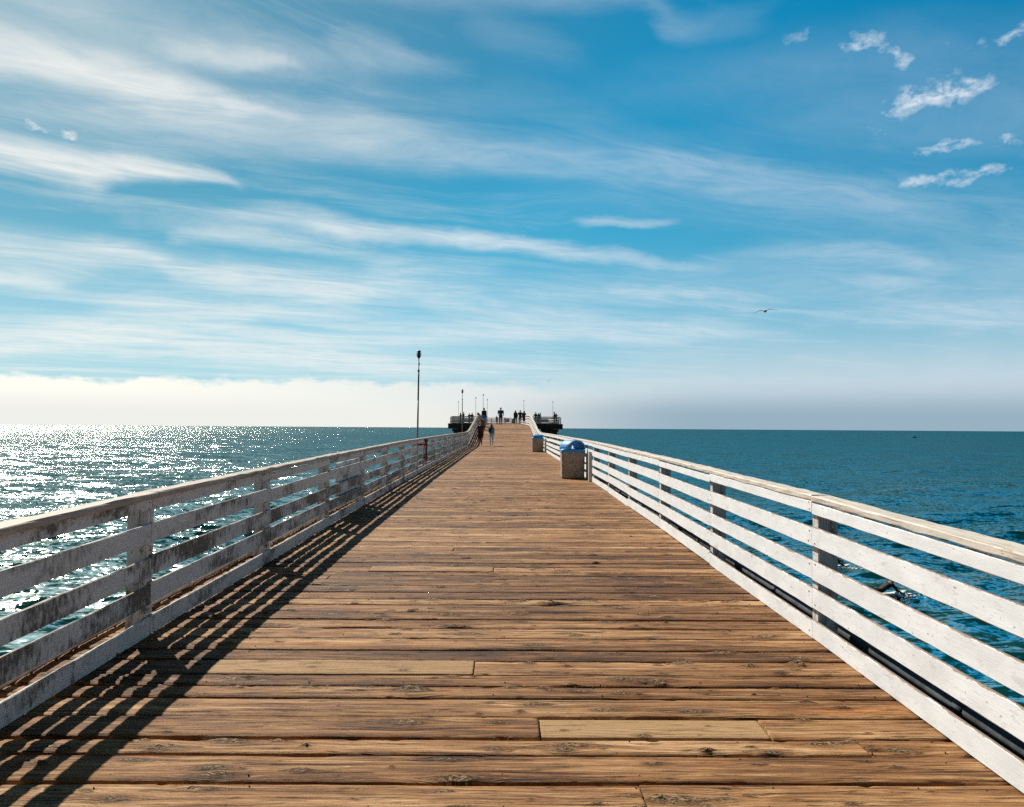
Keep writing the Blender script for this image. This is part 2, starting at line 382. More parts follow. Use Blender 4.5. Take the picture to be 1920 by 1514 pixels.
M = {}
M['deck'] = wood_mat('weathered deck wood')
M['beam'] = plain('dark creosoted timber', (.045, .02, .012), .8, var=.4, scale=3)
M['paint'] = paint_mat('white board paint', 0, .85)
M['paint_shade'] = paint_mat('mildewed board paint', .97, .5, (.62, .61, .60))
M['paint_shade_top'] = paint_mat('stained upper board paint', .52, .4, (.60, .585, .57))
M['paint_post'] = paint_mat('flaking post paint', .66, .3, (.64, .63, .62))
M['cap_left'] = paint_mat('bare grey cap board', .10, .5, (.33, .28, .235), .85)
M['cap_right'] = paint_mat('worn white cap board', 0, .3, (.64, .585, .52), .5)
M['rust'] = plain('rusty iron', (.30, .085, .03), .85, .2, .5, 30)
M['nail'] = plain('dark nail iron', (.03, .018, .012), .9, 0, .3, 30)
M['black'] = plain('black lamp metal', (.018, .016, .015), .55, .4, .3)
M['pole_dark'] = plain('dark pole paint', (.06, .05, .05), .5, .3, .3)
M['pole'] = plain('grey pole metal', (.20, .185, .18), .5, .4, .25, 4)
M['lens'] = plain('frosted lamp lens', (.45, .42, .38), .4, 0, .1)
M['lid'] = plain('blue moulded plastic', (.04, .26, .58), .55, 0, .12, 5, .05)
M['pipe'] = plain('grey plastic conduit', (.50, .48, .47), .5, 0, .2)
M['pipe_dark'] = plain('dull blue grey conduit', (.05, .062, .075), .85, 0, .5)
M['white_gel'] = plain('white fibreglass', (.8, .8, .78), .3, 0, .05)
def aggregate():
    m, T, b = mat('pebbled concrete')
    p = T.n('ShaderNodeTexCoord').outputs['Object']
    v = T.n('ShaderNodeTexVoronoi'); v.inputs['Scale'].default_value = 75; T.put(v.inputs['Vector'], p)
    n = T.noise(p, 9, 5, .6)
    c = T.mix(T.smooth(T.sep(v.outputs['Color'])[0], .1, .9), rgb(.40, .33, .27), rgb(.54, .46, .38))
    c = T.mix(T.smooth(v.outputs['Distance'], .25, .6), c, rgb(.30, .24, .195))
    c = T.mix(T.smooth(n, .45, .75), c, T.mix(1.0, c, rgb(.55, .5, .45), 'MULTIPLY'))
    T.put(b.inputs['Base Color'], c); b.inputs['Roughness'].default_value = .85
    bump(T, b, T.mul(v.outputs['Distance'], -1.0), .6, .01)
    return m
M['concrete'] = aggregate()

# ------------------------------------------------------------------ mesh builder
class MB:
    def __init__(s):
        s.v = []; s.f = []; s.mi = []; s.at = {}
    def verts(s, pts, **attrs):
        n0 = len(s.v)
        s.v.extend([tuple(p) for p in pts])
        for k, vals in attrs.items():
            a = s.at.setdefault(k, {})
            if hasattr(vals, '__len__'):
                for i, q in enumerate(vals): a[n0 + i] = q
            else:
                for i in range(len(pts)): a[n0 + i] = vals
        return n0
    def face(s, f, mi=0):
        s.f.append(tuple(f)); s.mi.append(mi)
    def loft(s, rings, closed=True, cap=True, mi=0, attrs=None):
        n = len(rings[0]); base = []
        for k, r in enumerate(rings):
            base.append(s.verts(r, **({q: w[k] for q, w in attrs.items()} if attrs else {})))
        for a, b_ in zip(base, base[1:]):
            for j in range(n if closed else n - 1):
                j2 = (j + 1) % n
                s.face((a + j, a + j2, b_ + j2, b_ + j), mi)
        if cap:
            s.face([base[0] + j for j in reversed(range(n))], mi)
            s.face([base[-1] + j for j in range(n)], mi)
    def box(s, c, size, mi=0, rot=0.0, bev=0.0):
        x, y, z = [k / 2 for k in size]
        bv = bev or min(x, y, z) * .06
        sec = [(x - bv, -y), (x, -y + bv), (x, y - bv), (x - bv, y), (-x + bv, y), (-x, y - bv), (-x, -y + bv), (-x + bv, -y)]
        cr, sr = math.cos(rot), math.sin(rot)
        def ring(zz, k):
            return [(c[0] + (a * k) * cr - (b_ * k) * sr, c[1] + (a * k) * sr + (b_ * k) * cr, c[2] + zz) for a, b_ in sec]
        kk = 1 - bv / max(x, y)
        s.loft([ring(-z, kk), ring(-z + bv, 1), ring(z - bv, 1), ring(z, kk)], mi=mi)
    def tube(s, pts, rad, n=10, mi=0):
        pts = [Vector(p) for p in pts]
        if not hasattr(rad, '__len__'): rad = [rad] * len(pts)
        rings = []
        for i, p in enumerate(pts):
            t = (pts[min(i + 1, len(pts) - 1)] - pts[max(i - 1, 0)]).normalized()
            up = Vector((0, 0, 1)) if abs(t.z) < .9 else Vector((1, 0, 0))
            a = t.cross(up).normalized(); b_ = a.cross(t)
            rings.append([p + (a * math.cos(2 * math.pi * k / n) + b_ * math.sin(2 * math.pi * k / n)) * rad[i] for k in range(n)])
        s.loft(rings, mi=mi)
    def lathe(s, prof, c=(0, 0, 0), n=16, mi=0):
        rings = [[(c[0] + r * math.cos(2 * math.pi * k / n), c[1] + r * math.sin(2 * math.pi * k / n), c[2] + z) for k in range(n)] for r, z in prof]
        s.loft(rings, mi=mi)
    def build(s, name, mats, parent=None, smooth=False):
        me = bpy.data.meshes.new(name)
        me.from_pydata(s.v, [], s.f)
        if not isinstance(mats, (list, tuple)): mats = [mats]
        for m in mats: me.materials.append(m)
        if any(s.mi): me.polygons.foreach_set('material_index', s.mi)
        for k, a in s.at.items():
            arr = np.zeros(len(s.v), np.float32)
            arr[list(a.keys())] = list(a.values())
            me.attributes.new(k, 'FLOAT', 'POINT').data.foreach_set('value', arr)
        if smooth: me.polygons.foreach_set('use_smooth', [True] * len(me.polygons))
        me.update()
        return link(name, me, parent)
def link(name, me, parent=None):
    o = bpy.data.objects.new(name, me); col.objects.link(o)
    if parent: o.parent = parent
    return o
def fix_normals(o):
    bm = bmesh.new(); bm.from_mesh(o.data); bmesh.ops.recalc_face_normals(bm, faces=bm.faces); bm.to_mesh(o.data); bm.free()
    return o
def empty(name, loc=(0, 0, 0), rz=0.0):
    o = bpy.data.objects.new(name, None); o.location = loc; o.rotation_euler = (0, 0, rz)
    o.empty_display_size = .2; col.objects.link(o); return o
def tag(o, label=None, cat=None, group=None, kind=None):
    for k, v in (('label', label), ('category', cat), ('group', group), ('kind', kind)):
        if v: o[k] = v
    return o
def copy_tree(o, parent=None):
    c = o.copy(); col.objects.link(c); c.parent = parent
    for ch in list(o.children): copy_tree(ch, c)
    return c

# ------------------------------------------------------------------ numpy noise
def vnoise(x, y, seed=0):
    xi = np.floor(x).astype(np.int64); yi = np.floor(y).astype(np.int64)
    fx = x - xi; fy = y - yi
    fx = fx * fx * (3 - 2 * fx); fy = fy * fy * (3 - 2 * fy)
    def h(a, b):
        n = (a * 374761393 + b * 668265263 + seed * 974711) & 0xffffffff
        n = ((n ^ (n >> 13)) * 1274126177) & 0xffffffff
        return ((n ^ (n >> 16)) & 0xffff) / 65535.0
    return (h(xi, yi) * (1 - fx) + h(xi + 1, yi) * fx) * (1 - fy) + (h(xi, yi + 1) * (1 - fx) + h(xi + 1, yi + 1) * fx) * fy
def fbm(x, y, o=4, seed=0):
    r = 0; a = .5; t = 0
    for k in range(o):
        r = r + a * vnoise(x, y, seed + k); t += a; x = x * 2.03; y = y * 2.03; a *= .5
    return r / t

# ------------------------------------------------------------------ the pier's long section
PY = np.array([-40, 0, 3.5, 6, 12, 21, 33, 45, 54, 57, 60, 66, 72, 75, 78, 82, 118, 150.])
PZ = np.array([-.15, -.065, -.03, .03, .10, .17, .20, .215, .215, .26, .43, .92, 1.42, 1.67, 1.83, 1.89, 2.20, 2.38])
def dz(y): return float(np.interp(y, PY, PZ))
XL, XR = -2.65, 2.33           # inner faces of the railings
SEA_Z = CAM_Z - 7.0
PITCH, PHASE = 3.04, 6.06

# ------------------------------------------------------------------ sea
def build_sea():
    front = np.arange(-54, 54.001, .125)
    rest = np.arange(54, 306.1, 4.0)[1:-1]
    ang = np.radians(np.concatenate([front, rest]))
    r = np.concatenate([[.5, 2.0], np.arange(4, 70, .22), 70 * 1.0155 ** np.arange(0, 400)])
    r = r[r < 26000]
    A, RR = np.meshgrid(ang, r)
    X = RR * np.sin(A); Y = RR * np.cos(A)
    dr = np.gradient(r)[:, None] * np.ones_like(A)
    Z = np.zeros_like(X); DX = np.zeros_like(X); DY = np.zeros_like(X)
    g = np.random.default_rng(5)
    for k in range(46):
        lam = 1.1 * (22 / 1.1) ** (k / 45) * g.uniform(.9, 1.1)
        th = R(-78) + g.normal(0, .42)
        kx, ky = math.cos(th), math.sin(th)
        amp = lam * (.0105 if lam < 8 else .0055) * g.uniform(.6, 1.1)
        att = np.clip((lam / dr - 2.2) / 2.5, 0, 1)
        # broken-up crests: each train swells and dies over the water
        env = .35 + 1.3 * fbm(X / (lam * 5) + k * 7.1, Y / (lam * 3.5) - k * 3.3, 2, k)
        ph = 2 * math.pi / lam * (X * kx + Y * ky) + g.uniform(0, 6.28)
        a = amp * att * env
        Z += a * np.sin(ph); DX -= .7 * a * kx * np.cos(ph) * -1; DY -= .7 * a * ky * np.cos(ph) * -1
    X2 = X + DX; Y2 = Y + DY
    nr, na = X.shape
    co = np.stack([X2, Y2, Z + SEA_Z], -1).reshape(-1, 3).astype(np.float32)
    i = np.arange(nr - 1)[:, None] * na; j = np.arange(na)[None, :]; j2 = (j + 1) % na
    F = np.stack([i + j, i + j2, i + na + j2, i + na + j], -1).reshape(-1, 4)
    me = bpy.data.meshes.new('sea')
    me.vertices.add(len(co)); me.vertices.foreach_set('co', co.ravel())
    me.loops.add(F.size); me.loops.foreach_set('vertex_index', F.ravel().astype(np.int32))
    me.polygons.add(len(F)); me.polygons.foreach_set('loop_start', np.arange(0, F.size, 4, dtype=np.int32))
    me.polygons.foreach_set('use_smooth', np.ones(len(F), bool))
    me.update(calc_edges=True); me.flip_normals()
    m, T, b = mat('sea water')
    geo = T.n('ShaderNodeNewGeometry')
    p = geo.outputs['Position']; x, y, z = T.sep(p)
    dist = T.vm('LENGTH', p)
    q = T.xyz(x, y, 0.0)
    def slopes(sx, sy, seed, det):
        nn = T.noise(T.xyz(T.mul(x, sx), T.mul(y, sy), seed), 1.0, det, .55, .3, color=True)
        a, b_, _ = T.sep(nn)
        return T.sub(a, .5), T.sub(b_, .5)
    a1, b1 = slopes(.40, 1.2, 0.0, 4); a2, b2 = slopes(2.4, 5.0, 5.0, 4); a3, b3 = slopes(.07, .30, 9.0, 4)
    gust = T.smooth(T.noise(T.xyz(T.mul(x, .012), T.mul(y, .03), 1.0), 1.0, 4, .6), .3, .7, .75, 1.25)
    fine = T.smooth(dist, 12.0, 60.0, .65, 1.0)
    kx = T.mul(gust, T.add(T.mul(a1, 1.0), T.mul(a2, T.mul(fine, 1.3)), T.mul(a3, .8)))
    ky = T.mul(gust, T.add(T.mul(b1, 1.5), T.mul(b2, T.mul(fine, 1.5)), T.mul(b3, 1.3)))
    nrm = T.vm('NORMALIZE', T.vm('ADD', geo.outputs['Normal'], T.xyz(kx, ky, 0.0)))
    # facets turned away from the pier are hidden by their neighbours; the ones that show lean towards it
    vv = T.vm('NORMALIZE', T.vm('SUBTRACT', (0.0, 0.0, CAM_Z), p))
    hh = T.m('MINIMUM', T.vm('DOT_PRODUCT', nrm, vv), 0.0)
    sc_ = T.n('ShaderNodeVectorMath', operation='SCALE'); T.put(sc_.inputs[0], vv); T.put(sc_.inputs['Scale'], T.mul(hh, -2.0))
    nrm = T.vm('NORMALIZE', T.vm('ADD', nrm, sc_.outputs[0]))
    tint = T.noise(T.xyz(T.mul(x, .03), T.mul(y, .05), 0.0), 1.0, 3, .5)
    near = T.smooth(dist, 25.0, 90.0)
    c = T.mix(near, rgb(.003, .034, .038), rgb(.0006, .032, .043))
    c = T.mix(T.mul(T.smooth(tint, .4, .7), .5), c, T.mix(1.0, c, rgb(.7, 1.1, .95), 'MULTIPLY'))
    # small broken crests
    fo = T.noise(T.xyz(T.mul(x, 1.1), T.mul(y, 2.4), 3.0), 1.0, 6, .7)
    crest = T.smooth(z, SEA_Z + .34, SEA_Z + .52)
    fm = T.mul(T.smooth(fo, .57, .66), crest)
    c = T.mix(fm, c, rgb(.75, .78, .78))
    body = T.n('ShaderNodeBsdfDiffuse'); T.put(body.inputs['Color'], c)
    T.put(body.inputs['Normal'], T.vm('NORMALIZE', T.vm('ADD', nrm, (0.0, 0.0, .5))))
    gl = T.n('ShaderNodeBsdfGlossy'); gl.inputs['Color'].default_value = rgb(.91, .98, .88)
    T.put(gl.inputs['Roughness'], T.smooth(dist, 20.0, 1500.0, .10, .16)); T.put(gl.inputs['Normal'], nrm)
    fr = T.n('ShaderNodeFresnel'); T.put(fr.inputs['IOR'], T.smooth(dist, 150.0, 2500.0, 1.10, 1.20)); T.put(fr.inputs['Normal'], nrm)
    mx = T.n('ShaderNodeMixShader'); T.put(mx.inputs[0], T.mul(fr.outputs[0], T.sub(1.0, fm), T.smooth(T.vm('DOT_PRODUCT', nrm, vv), 0.0, .34)))
    T.t.links.new(body.outputs[0], mx.inputs[1]); T.t.links.new(gl.outputs[0], mx.inputs[2])
    om = [n_ for n_ in T.t.nodes if n_.type == 'OUTPUT_MATERIAL'][0]
    T.t.nodes.remove(b); T.t.links.new(mx.outputs[0], om.inputs[0])
    me.materials.append(m)
    o = link('sea', me)
    tag(o, kind='structure')
build_sea()

# ------------------------------------------------------------------ pier
pier = empty('pier', (0, 0, 0))
tag(pier, 'long wooden pier of weathered brown cross planks ramping up to a wide end platform', 'pier')

class Deck:
    def __init__(s): s.co = []; s.F = []; s.gv = []; s.kd = []; s.pr = []; s.fr = []; s.nails = []; s.n = 0
    def plank(s, x0, x1, y0, y1, nx, ny, fresh=0.0, drop=0.0, rough=1.0):
        xs = np.linspace(x0, x1, nx)
        ed = .022 / (y1 - y0)
        t = np.concatenate([[0, ed * .35], np.linspace(ed, 1 - ed, max(2, ny - 4)), [1 - ed * .35, 1]])
        seed = int(rng.integers(1, 10 ** 6))
        w = y1 - y0; L = x1 - x0
        X, Tt = np.meshgrid(xs, t, indexing='ij')
        e0 = (fbm(xs * 1.3, xs * 0 + 3.3, 4, seed) - .5) * .018 * rough + (np.maximum(0, vnoise(xs * 9, xs * 0, seed + 3) - .83)) * .09 * rough
        e1 = (fbm(xs * 1.3, xs * 0 + 7.3, 4, seed + 1) - .5) * .018 * rough - (np.maximum(0, vnoise(xs * 9, xs * 0 + 5, seed + 4) - .83)) * .09 * rough
        Y = (y0 + np.maximum(e0, -.001))[:, None] * (1 - Tt) + (y1 + np.minimum(e1, .001))[:, None] * Tt
        base = np.interp((y0 + y1) / 2 + (Tt - .5) * w, PY, PZ)
        pr = rng.uniform()
        off = rng.uniform(0, 90)
        gv = Y - (y0 + y1) / 2
        kd = np.full_like(X, 9.0)
        dzk = np.zeros_like(X)
        gg = gv.copy()
        nk = rng.poisson(L * (4.2 if not fresh else .8)) if y0 < 24 else rng.poisson(L * .8)
        for k in range(nk):
            xk = rng.uniform(x0, x1); yk = rng.uniform(-.42, .42) * w
            a = rng.uniform(.012, .045) * (1 if rng.uniform() < .72 else 2.0); b_ = a * rng.uniform(.28, .42)
            if fresh: a *= .8
            dx = (X - xk); dy = gv - yk
            rot = rng.uniform(-.12, .12)
            d = np.sqrt(((dx + dy * rot) / a) ** 2 + ((dy - dx * rot) / b_) ** 2)
            kd = np.minimum(kd, d)
            # grain lines part round the knot
            push = b_ * 1.3 * np.exp(-(dx / (a * 2.2)) ** 2) * np.exp(-np.abs(dy) / (b_ * 3.2)) * np.sign(dy)
            gg = gg - push
            hgt = rng.uniform(.004, .021) * rough * min(1.0, a / .045 + .25) * (.15 if fresh else 1)
            dzk += hgt * np.exp(-(d / 1.15) ** 2) - .6 * hgt * np.exp(-((d - .25) / .3) ** 2) * (rng.uniform() < .5)
            dzk += hgt * 1.1 * (fbm(X * 38 + k, Y * 95, 3, seed + 20) - .5) * np.exp(-(d / 1.7) ** 2)
            # splintered hollow trailing from it
            if rng.uniform() < .45:
                sx = rng.choice([-1, 1])
                dd = np.sqrt(((dx - sx * a * 1.7) / (a * 1.5)) ** 2 + ((dy) / (b_ * .8)) ** 2)
                dzk -= .009 * rough * np.exp(-dd ** 2)
        tl = rng.normal(0, .0018) * rough
        Z = base + drop + rng.normal(0, .0020) * rough + tl * (Tt - .5) * 2 - .004 * (2 * Tt - 1) ** 2 * rng.uniform(.2, 1)
        Z = Z + dzk + (fbm(X * 1.7, (gg + off) * 34, 4, seed + 9) - .5) * .0080 * rough * (1 - .8 * fresh)
        Z = Z + (fbm(X * .8, gg * 4 + off, 2, seed + 12) - .5) * .004 * rough * (1 - .8 * fresh)
        nxn, nyn = X.shape
        # skirt rows: the plank's long edges and ends go down 6 cm
        edge = np.minimum(np.arange(nyn), nyn - 1 - np.arange(nyn))
        hard = 1 - .7 * fresh
        Z[:, 0] -= .011 * hard; Z[:, -1] -= .011 * hard; Z[:, 1] -= .0045 * hard; Z[:, -2] -= .0045 * hard
        def cat(arr, d0): return np.concatenate([arr[:, :1] + d0, arr, arr[:, -1:] + d0], 1)
        X = cat(X, 0); Y = cat(Y, 0); Z = cat(Z, -.065)
        gv_ = cat(gg, 0); kd_ = cat(kd, 0)
        def cat2(arr, d0): return np.concatenate([arr[:1] + d0, arr, arr[-1:] + d0], 0)
        X = cat2(X, 0); Y = cat2(Y, 0); Z = cat2(Z, -.065); gv_ = cat2(gv_, 0); kd_ = cat2(kd_, 0)
        a, b_ = X.shape
        s.co.append(np.stack([X, Y, Z], -1).reshape(-1, 3)); s.gv.append((gv_ + off).ravel()); s.kd.append(kd_.ravel())
        s.pr.append(np.full(X.size, pr)); s.fr.append(np.full(X.size, fresh))
        i = np.arange(a - 1)[:, None] * b_; j = np.arange(b_ - 1)[None, :]
        s.F.append((np.stack([i + j, i + b_ + j, i + b_ + j + 1, i + j + 1], -1).reshape(-1, 4)) + s.n)
        s.n += X.size
    def nail(s, x, y):
        a = np.arange(6) * math.pi / 3; r = .0042
        ring = np.stack([x + r * np.cos(a), y + r * np.sin(a), np.full(6, dz(y) + .0015)], -1)
        s.nails.append(np.concatenate([ring, ring - [0, 0, .02]]))
    def build(s, name, parent):
        nq = len(s.F) and sum(len(f) for f in s.F)
        for c in s.nails:
            s.co.append(c); k = s.n
            s.F.append(np.array([[k, k + 1, k + 2, k + 3], [k, k + 3, k + 4, k + 5]] + [[k + q, k + 6 + q, k + 6 + (q + 1) % 6, k + (q + 1) % 6] for q in range(6)]))
            for arr, val in ((s.gv, 0), (s.kd, 9), (s.pr, 0), (s.fr, 0)): arr.append(np.full(12, val))
            s.n += 12
        co = np.concatenate(s.co).astype(np.float32); F = np.concatenate(s.F).astype(np.int32)
        me = bpy.data.meshes.new(name)
        me.vertices.add(len(co)); me.vertices.foreach_set('co', co.ravel())
        me.loops.add(F.size); me.loops.foreach_set('vertex_index', F.ravel())
        me.polygons.add(len(F)); me.polygons.foreach_set('loop_start', np.arange(0, F.size, 4, dtype=np.int32))
        me.update(calc_edges=True)
        for k, a in (('gv', s.gv), ('kd', s.kd), ('pr', s.pr), ('fresh', s.fr)):
            me.attributes.new(k, 'FLOAT', 'POINT').data.foreach_set('value', np.concatenate(a).astype(np.float32))
        me.materials.append(M['deck']); me.materials.append(M['nail'])
        mi = np.zeros(len(F), np.int32); mi[nq:] = 1
        me.polygons.foreach_set('material_index', mi)
        return link(name, me, parent)

def build_deck():
    d = Deck()
    x0, x1 = XL - .62, XR + .07
    y = -8.0
    special = {}
    while y < 118.0:
        w = float(rng.choice([.19, .21, .24, .255, .28, .29])) if y > 2 else .3
        # boards whose place is plain to see
        for yy, ww in ((4.42, .29), (5.36, .29), (8.72, .27)):
            if y < yy + .12 and y + w > yy - .02 and abs(y - yy) < .2:
                w = ww; special[yy] = 1
        gap = float(rng.uniform(.010, .021))
        ye = y + w - gap
        if y < 2.4: rx, ry = .35, 6
        elif y < 6.8: rx, ry = .011, 24
        elif y < 9.5: rx, ry = .016, 17
        elif y < 20: rx, ry = .03, 10
        elif y < 45: rx, ry = .08, 7
        else: rx, ry = .25, 6
        def pl(a, b_, **k):
            d.plank(a, b_, k.pop('y0', y), k.pop('y1', ye), max(3, int((b_ - a) / rx)), ry, **k)
        if 4.2 < y < 4.5 and 'a' not in special:
            special['a'] = 1
            pl(x0, .19); pl(.196, 1.41, fresh=1.0, drop=-.012, y0=y + .03, rough=.4); pl(1.416, x1)
        elif 5.2 < y < 5.5 and 'b' not in special:
            special['b'] = 1
            pl(x0, -1.93); pl(-1.925, -.2, fresh=.75, drop=.004, rough=.5); pl(-.192, x1)
        elif 8.55 < y < 8.85 and 'c' not in special:
            special['c'] = 1
            pl(x0, -1.45); pl(-1.445, -.12, fresh=.5, drop=.012); pl(-.115, x1)
        elif rng.uniform() < .10:
            s_ = float(rng.choice([-1.83, -.61, .61, 1.83])) + rng.normal(0, .02)
            pl(x0, s_ - .003); pl(s_ + .003, x1)
        else:
            pl(x0, x1)
        if 2.4 < y < 15:
            for xs in (-2.45, -1.83, -1.2, -.61, 0.0, .61, 1.2, 1.83, 2.2):
                for q in (.18, .78):
                    if rng.uniform() < .8 and not 4.1 < y < 4.8: d.nail(xs + rng.normal(0, .03), y + w * q + rng.normal(0, .012))
        y += w
    d.build('deck', pier)
    # end platform, boards running the same way
    d = Deck(); y = 118.0
    while y < 149:
        d.plank(-8.5, 8.5, y, y + .29, 12, 6); y += .3
    d.build('platform_deck', pier)
    # stringers, bent caps and piles
    b = MB()
    for xs in (-2.9, -1.83, -.61, .61, 1.83, 2.6):
        ys = list(np.arange(-8, 118.1, 3.0))
        rings = [[(xs - .1, v, dz(v) - .42), (xs + .1, v, dz(v) - .42), (xs + .1, v, dz(v) - .072), (xs - .1, v, dz(v) - .072)] for v in ys]
        b.loft(rings)
    b.build('stringer', M['beam'], pier)
    b = MB(); ys = list(np.arange(-8, 118.1, 3.0))
    b.loft([[(XR + .09, v, dz(v) - .30), (XR + .56, v, dz(v) - .30), (XR + .56, v, dz(v) - .03), (XR + .09, v, dz(v) - .03)] for v in ys])  # added dark timber strip, stands in for the shadowed gap outside the right kerb
    b.build('dark_gap_strip', M['beam'], pier)
    for yb in list(np.arange(-6, 116, 9.1)):
        b = MB(); b.box((-.16, yb, dz(yb) - .60), (6.2, .36, .36)); b.build('bent_cap', M['beam'], pier)
        for xs, lean in ((-2.7, -.5), (-.9, 0), (.7, 0), (2.4, .5)):
            b = MB(); b.tube([(xs, yb, dz(yb) - .75), (xs + lean, yb, SEA_Z - 2)], [.17, .2], 12); b.build('pile', M['beam'], pier, True)
    # platform frame: fascia beams, caps, stepped corbels and piles
    zf = 2.20
    b = MB()
    b.box((-5.6, 118.0, zf - .42), (5.7, .35, .72)); b.box((5.6, 118.0, zf - .42), (5.7, .35, .72))
    b.box((0, 149.0, zf - .2), (17.0, .35, .72)); b.box((-8.3, 133.5, zf - .34), (.35, 30.4, .7)); b.box((8.3, 133.5, zf - .34), (.35, 30.4, .7))
    for xs in (-5.5, -2.7, 0, 2.7, 5.5): b.box((xs, 133.5, zf - .40), (.25, 30.2, .55))
    b.build('platform_beam', M['beam'], pier)
    for xs in (-7.2, -2.4, 2.4, 7.2):
        for yb in (118.6, 126, 134, 142, 148):
            b = MB()
            z0 = zf - .80
            b.box((xs, yb, z0 - .18), (1.35, .5, .36)); b.box((xs, yb, z0 - .53), (.95, .5, .34)); b.box((xs + (.08 if xs < 0 else -.08), yb, z0 - .84), (1.5, .4, .28))
            b.build('corbel', M['beam'], pier)
            b = MB(); b.tube([(xs, yb, z0 - .9), (xs, yb, SEA_Z - 2)], [.42, .46], 12); b.build('pile', M['beam'], pier, True)
build_deck()

# ------------------------------------------------------------------ railings
def board(mb, pts, axis_out, thick, z0, z1, br, step=.3, jit=.0012, cham=.005, extra=0):
    """a board along pts (x,y,z of its foot line); inner face on the line, body goes along axis_out by thick"""
    p = [Vector(q) for q in pts]
    L = (p[1] - p[0]).length
    n = max(1, int(L / step))
    o = Vector(axis_out).normalized()
    rings = []; U = []; V = []; B = []
    c = cham; h = z1 - z0
    sec = [(0, c), (c, 0), (thick - c, 0), (thick, c), (thick, h - c), (thick - c, h), (c, h), (0, h - c)]
    u0 = random.uniform(0, 50)
    th = thick / h
    PV = [c / h, 0, -th, -th - c / h, 1 + th + c / h, 1 + th, 1, 1 - c / h] if not extra else [.02, 0, -1, -1.02, 1.4, 1.4, .46, .44]
    if extra: PV = [.01, 0, -.8, -.82, 1.32, 1.3, .26, .24]
    for k in range(n + 1):
        q = p[0].lerp(p[1], k / n)
        rg = []
        for (a, b_) in sec:
            rg.append(q + o * (a + random.gauss(0, jit * .5)) + Vector((0, 0, z0 + b_ + random.gauss(0, jit))))
        rings.append(rg); U.append([u0 + L * k / n + (.07 * a / max(thick, .01) if extra else 0) for a, b_ in sec])
        V.append(PV); B.append([br] * 8)
    mb.loft(rings, attrs={'bu': U, 'bv': V, 'br': B})

def railing_run(root, pts, out, mats, bolts=True, near=True, cap_w=.085, over=.050, skip_kerb=()):
    """pts: post stations (x,y,zfoot) in order; out: horizontal unit vector away from the walkway"""
    o = Vector(out)
    st = .16 if near else 1.2
    spec = [('kerb_board', 0.004, .143, mats['kerb']), ('rail', .228, .380, mats['low']), ('rail', .438, .590, mats['low']),
            ('rail', .692, .836, mats['mid']), ('top_board', .936, 1.026, mats['mid'])]
    for name, z0, z1, m in spec:
        mb = MB()
        i = 0
        hop = 2 if name != 'kerb_board' else 1
        while i < len(pts) - 1:
            j = min(i + 1, len(pts) - 1)
            jz = random.gauss(0, .005); br = random.random()
            a = Vector(pts[i]); b_ = Vector(pts[j])
            t = (b_ - a).normalized()
            ds = .002 + random.random() * .0025
            board(mb, [a + t * ds, b_ - t * ds], out, .021, z0 + jz, z1 + jz + random.gauss(0, .003), br, st if a.y < 24 else 1.6)
            if bolts and a.y < 30:
                for q in (.055, -.055):
                    for zz in ((z0 * .72 + z1 * .28), (z0 * .25 + z1 * .75)):
                        if random.random() < .45: continue
                        c = a + t * q + Vector((0, 0, zz + jz)) - o * .0015
                        mb.box(c + Vector((0, random.gauss(0, .006), random.gauss(0, .006))), (.005, .009, .009), mi=1)
            i = j
        mb.build(name, [m, M['rust']], root)
    mb = MB()
    for i in range(len(pts) - 1):
        a = Vector(pts[i]); b_ = Vector(pts[i + 1]); t = (b_ - a).normalized()
        board(mb, [a - o * over + t * .002, b_ - o * over - t * .002], out, cap_w + over, 1.028, 1.074, random.random(), st if a.y < 24 else 1.6, .0025, .008, 1)
    mb.build('cap_board', mats['cap'], root)
def post_mesh(h0, h1, w, d):
    mb = MB(); L = h1 - h0
    n = 10; rings = []; U = []; V = []; B = []
    c = .008; x, y = d / 2, w / 2
    sec = [(x - c, -y), (x, -y + c), (x, y - c), (x - c, y), (-x + c, y), (-x, y - c), (-x, -y + c), (-x + c, -y)]
    uu = [0, .02, .14, .16, .32, .34, .46, .48]
    for k in range(n + 1):
        z = h0 + L * k / n
        rings.append([(a, b_, z) for a, b_ in sec]); U.append([q + 3.1 for q in uu]); V.append([k / n * 5.0] * 8); B.append([.4] * 8)
    mb.loft(rings, attrs={'bu': U, 'bv': V, 'br': B})
    me_o = mb.build('post', M['paint_post'])
    return me_o
proto_post = post_mesh(-.35, .955, .12, .15)
used_proto = [False]
def add_post(root, x, y, z, rot=0.0):
    if not used_proto[0]:
        p = proto_post; used_proto[0] = True
    else:
        p = proto_post.copy(); col.objects.link(p)
    p.parent = root; p.location = (x, y, z); p.rotation_euler = (random.gauss(0, .006), random.gauss(0, .006), rot + random.gauss(0, .02))

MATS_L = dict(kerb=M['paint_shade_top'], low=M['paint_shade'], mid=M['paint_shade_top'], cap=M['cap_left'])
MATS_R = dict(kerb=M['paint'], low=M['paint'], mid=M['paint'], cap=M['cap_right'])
ys = [PHASE + PITCH * k for k in range(-5, 37)]
ys = [v for v in ys if v < 117.5] + [117.75]
def side_railing(x, sgn, mats, label):
    root = empty('white_railing', (0, 0, 0))
    tag(root, label, 'railing', 'white plank railings of the pier')
    pts = [(x + random.gauss(0, .006), v, dz(v)) for v in ys]
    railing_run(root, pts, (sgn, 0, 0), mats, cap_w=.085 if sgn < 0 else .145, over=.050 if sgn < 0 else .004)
    for v in ys:
        add_post(root, x + sgn * (.023 + .075), v + .02, dz(v))
    return root
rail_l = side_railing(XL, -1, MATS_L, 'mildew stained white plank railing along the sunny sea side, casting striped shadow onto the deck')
rail_r = side_railing(XR, 1, MATS_R, 'bright white sunlit plank railing beside the blue lidded concrete bins')
